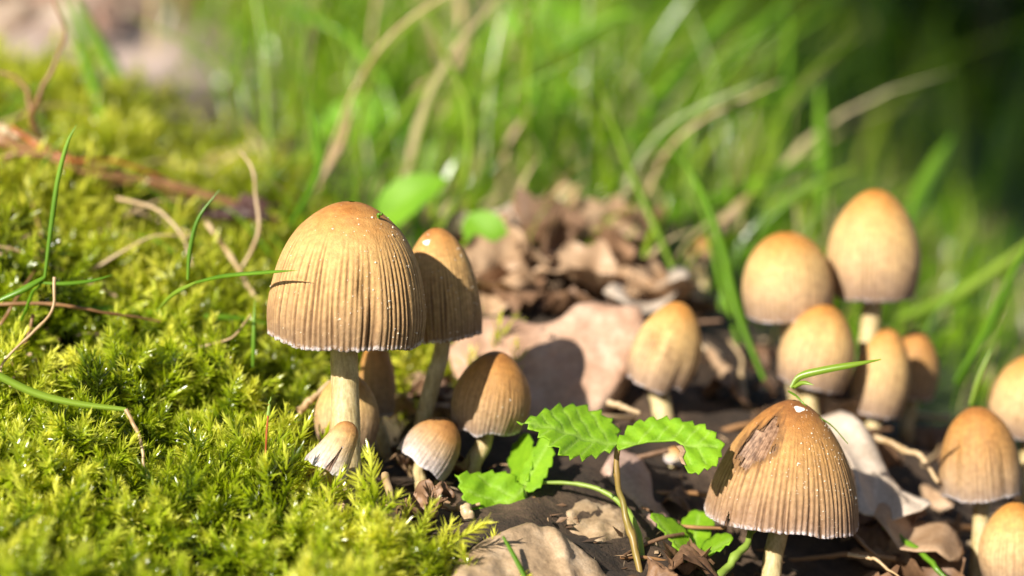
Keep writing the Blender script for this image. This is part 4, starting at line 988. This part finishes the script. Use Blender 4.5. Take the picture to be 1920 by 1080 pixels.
# fine strands crossing in the sunlit grass
rb = random.Random(31)
for i in range(70):
    px = rb.uniform(430, 1400); of = rb.uniform(16, 42); b0 = gpt(px, of, -.002); hgt = rb.uniform(.03, .09); ln = max(-.9, min(.9, rb.gauss(.2, .5)))
    tip = b0 + np.array([ln*hgt, rb.gauss(0, .25)*hgt, hgt]); mid_ = (b0+tip)/2 + np.array([-ln*hgt*.18, 0, hgt*.14])
    p_ = spline([b0, mid_, tip], 18); w_ = rb.uniform(.0003, .0008)*np.interp(np.linspace(0, 1, 18), [0, .4, .8, 1], [.7, 1, .7, .1])
    tn = np.gradient(p_, axis=0); sd = np.cross(tn, np.array([rb.gauss(0, .4), -1, .3])); sd /= np.linalg.norm(sd, axis=1)[:, None]; nn_ = np.cross(sd, tn/np.linalg.norm(tn, axis=1)[:, None])
    v_ = np.stack([p_-sd*w_[:, None]+nn_*w_[:, None]*.3, p_, p_+sd*w_[:, None]+nn_*w_[:, None]*.3, p_-nn_*w_[:, None]*.25], 1).reshape(-1, 3)
    kd = rb.choice(['grass_lime', 'grass_green', 'grass_lime', 'grass_pale', 'grass_lime', 'straw'])
    o = link_mesh('grass_strand', v_, grid_faces(18, 4, True), MAT[kd])
    nm = {'grass_lime': 'lime', 'grass_green': 'deep green', 'grass_pale': 'whitish', 'straw': 'straw coloured'}[kd]; zn = 'between moss bank and slab' if px < 900 else ('behind the pink slab' if px < 1250 else 'behind the far clump')
    tag(o, f'fine {nm} grass strand standing in the grass {zn}', 'grass strand', f'fine {nm} strands {zn}')

# dry stems and fine green leaves of grass strewn over the moss bank
rs = random.Random(12)
for i in range(34):
    px = rs.uniform(-20, 600); off = rs.uniform(3.5, 17); c0 = gpt(px, off, .004); a_ = rs.uniform(-.5, .5) + (math.pi if rs.random() < .5 else 0); L_ = rs.uniform(.010, .030)
    dry = i % 3 != 2; up_ = rs.uniform(.05, .5) if dry else rs.uniform(.5, 1.3)
    dv = np.array([math.cos(a_), math.sin(a_)*.6, up_]); dv = dv/np.linalg.norm(dv)*L_
    p_ = spline([c0 - dv*.3, c0 + dv*.25 + np.array([0, 0, L_*.10]), c0 + dv*.6 + np.array([0, 0, L_*.12]), c0 + dv + np.array([0, 0, -L_*.05])], 16)
    v_, f_, _ = tube(p_, np.linspace(.00042, .00012, 16)*rs.uniform(.7, 1.4), 6, .2, i)
    o = link_mesh('dry_straw' if dry else 'green_straw', v_, f_, MAT[rs.choice(['straw', 'brown_stem', 'straw']) if dry else 'grass_green'])
    if o.data.materials[0].name == 'straw': tag(o, 'thin pale dry straw strewn on the moss bank', 'straw', 'pale straws on the moss bank')
    elif dry: tag(o, 'thin brown dry straw strewn on the moss bank', 'straw', 'brown straws on the moss bank')
    else: tag(o, 'fine green grass straw poking from the moss bank', 'straw', 'green straws on the moss bank')

# ------------------------------------------------------------------ grass nobody could count
def grass_field(name, n, pxr, offr, hr, wr, label, seed, dens=None, straw=0.12, lean=0.5):
    rng = np.random.default_rng(seed)
    px = rng.uniform(*pxr, n); off = rng.uniform(*offr, n)
    x, y = gxy(px, off)
    cl = fbm(np.stack([x, y, 0*x], -1), 28, seed, 2)
    k = rng.uniform(0, 1, n) < (dens(px, off) if dens else 1)*np.clip(.7+cl, .1, 1)
    x, y = x[k], y[k]; m_ = len(x); z = ground_z(x, y)
    seg = 7; u = np.linspace(0, 1, seg)
    h = rng.uniform(*hr, m_); az = rng.normal(0.3, 1.3, m_); ln = np.abs(rng.normal(lean, .35, m_)); w = rng.uniform(*wr, m_)
    dx = np.cos(az); dy = np.sin(az)
    cx = x[:, None] + dx[:, None]*h[:, None]*ln[:, None]*u**2*0.9; cy = y[:, None] + dy[:, None]*h[:, None]*ln[:, None]*u**2*0.9
    cz = z[:, None] - .002 + h[:, None]*(u - 0.32*ln[:, None]*u**2.4)
    face = rng.uniform(0, 6.28, m_); sx = np.cos(face)*.75+.4; sy = np.sin(face)*.6
    wp = w[:, None]*np.interp(u, [0, .3, .7, 1], [.6, 1, .7, .05])
    L = np.stack([cx-sx[:, None]*wp, cy-sy[:, None]*wp, cz], -1); R_ = np.stack([cx+sx[:, None]*wp, cy+sy[:, None]*wp, cz], -1)
    V = np.stack([L, R_], 2).reshape(-1, 3)
    i = np.arange(seg-1); q = np.stack([2*i, 2*i+1, 2*i+3, 2*i+2], -1)
    F = (q[None] + (2*seg*np.arange(m_))[:, None, None]).reshape(-1, 4)
    tone = np.where(rng.uniform(0, 1, m_) < straw, 1.0, rng.uniform(0.1, .75, m_))
    o = link_mesh(name, V, F, MAT['grass_stuff'], attrs={'t': np.repeat(tone, 2*seg)}, kind='stuff')
    tag(o, label, 'grass'); return o
grass_field('grass', 3000, (180, 1560), (15, 75), (.02, .10), (.0003, .0014), 'soft meadow grass growing behind the mushrooms', 21,
            dens=lambda px, off: sstep(16, 30, off + (px-700)*0.004)*sstep(1480, 1150, px)*sstep(260, 580, px), lean=.7)
grass_field('low_grass', 2200, (480, 1700), (12, 40), (.008, .035), (.0003, .0010), 'short grass and weeds growing behind the dead leaves', 22, straw=.2,
            dens=lambda px, off: 0.8, lean=.9)
grass_field('slope_grass', 1100, (1350, 2050), (13, 60), (.01, .05), (.0004, .0014), 'green grass on the slope directly behind the far clump', 24, straw=.1)
grass_field('distant_grass', 1500, (1050, 2100), (70, 330), (.05, .14), (.0015, .004), 'darker distant grass on the shaded far slope', 23, straw=-1)

# ------------------------------------------------------------------ dark shrubs far behind at right
def shrub(px, off, hgt, rad, n, label, seed, leaf=.022):
    rng = np.random.default_rng(seed); b = gpt(px, off)
    root = thing('shrub', b, label, 'shrub', 'dark shrubs on the far slope')
    c = b + np.array([0, 0, hgt*.55])
    vt, ft = [], []; base = 0
    for i in range(7):
        e = c + rng.normal(0, 1, 3)*np.array([rad*.6, rad*.4, hgt*.25])
        v, f, _ = tube(spline([b - np.array([0, 0, .03]), (b+e)/2 + rng.normal(0, .03, 3), e], 10), np.linspace(.012, .003, 10), 6)
        vt.append(v); ft.append(f+base); base += len(v)
    link_mesh('branches', np.vstack(vt), np.vstack(ft), MAT['bark'], root)
    d = rng.normal(0, 1, (n, 3)); d /= np.linalg.norm(d, axis=1)[:, None]
    rr = rng.uniform(.3, 1, n)**.6*(1+.35*noise(d, 2.2, seed))
    ctr = c + d*rr[:, None]*np.array([rad, rad*.7, hgt*.55]); ctr[:, 2] = np.maximum(ctr[:, 2], b[2]+.01)
    a = rng.normal(0, 1, (n, 3)); a /= np.linalg.norm(a, axis=1)[:, None]; q = np.cross(a, rng.normal(0, 1, (n, 3))); q /= np.linalg.norm(q, axis=1)[:, None]
    s = leaf*rng.uniform(.6, 1.3, n)[:, None]
    V = np.stack([ctr-a*s, ctr+q*s*.45, ctr+a*s, ctr-q*s*.45], 1).reshape(-1, 3)
    link_mesh('foliage', V, np.arange(4*n).reshape(n, 4), MAT['shrub_leaf'], root, smooth=False)
shrub(1500, 190, .30, .28, 1800, 'dark green shrub behind the tallest mushroom', 41)
shrub(1850, 240, .42, .34, 2200, 'dark shrub on the slope beyond the low mushrooms', 42)
shrub(1240, 300, .40, .36, 2000, 'far dark shrub above the grass tuft', 43)
shrub(1700, 380, .60, .50, 2200, 'largest dark shrub farthest down the slope', 44, .03)
shrub(2050, 150, .30, .22, 1500, 'dark low shrub beyond the folded bell cap', 45)

# ------------------------------------------------------------------ trees up-sun whose crowns shade the far slope
def shade_tree(aim, height, rad, n, label, seed):
    rng = np.random.default_rng(seed)
    t = np.array(SUN_TRAVEL); c = np.array([aim[0], aim[1], 0.0]) - t*(height/-t[2])
    gb = np.array([c[0]+rad*.86, c[1]-rad*.60, 0.0]); gb[2] = float(ground_z(gb[0], gb[1])[0])
    crotch = np.array([gb[0], gb[1], c[2]*.86])
    root = thing('broadleaf_tree', gb, label, 'tree', 'trees shading the far slope')
    top = c + np.array([0, 0, rad*.5])
    v, f, _ = tube(spline([gb - np.array([0, 0, .2]), (gb+crotch)/2 + np.array([.05, .03, 0]), crotch, top], 20), np.linspace(.13, .03, 20), 12, .12, seed)
    tr = link_mesh('trunk', v, f, MAT['bark'], root)
    for i in range(9):
        s0 = crotch*(1-i*.06) + top*i*.06; e = c + np.clip(rng.normal(0, .4, 3), -.55, .55)*rad
        v, f, _ = tube(spline([s0, (s0+e)/2 + np.array([0, 0, .1]), e], 10), np.linspace(.035, .008, 10), 7)
        link_mesh('limb', v, f, MAT['bark'], tr)
    d = rng.normal(0, 1, (n, 3)); d /= np.linalg.norm(d, axis=1)[:, None]
    rr = rng.uniform(0, 1, n)**.45*(1+.18*noise(d, 2.4, seed))
    ctr = c + d*rr[:, None]*rad*np.array([1, 1, .85])
    a = rng.normal(0, 1, (n, 3)); a /= np.linalg.norm(a, axis=1)[:, None]; q = np.cross(a, rng.normal(0, 1, (n, 3))); q /= np.linalg.norm(q, axis=1)[:, None]
    sz = rng.uniform(.04, .08, n)[:, None]
    V = np.stack([ctr-a*sz, ctr+q*sz*.5, ctr+a*sz, ctr-q*sz*.5], 1).reshape(-1, 3)
    link_mesh('crown', V, np.arange(4*n).reshape(n, 4), MAT['shrub_leaf'], root, smooth=False)
shade_tree((1.04, 1.42), 4.2, 0.78, 4200, 'slim leafy tree standing up-sun behind the photographer', 61)
shade_tree((2.1, 4.3), 6.0, 1.5, 8000, 'taller leafy tree standing farther up-sun', 62)
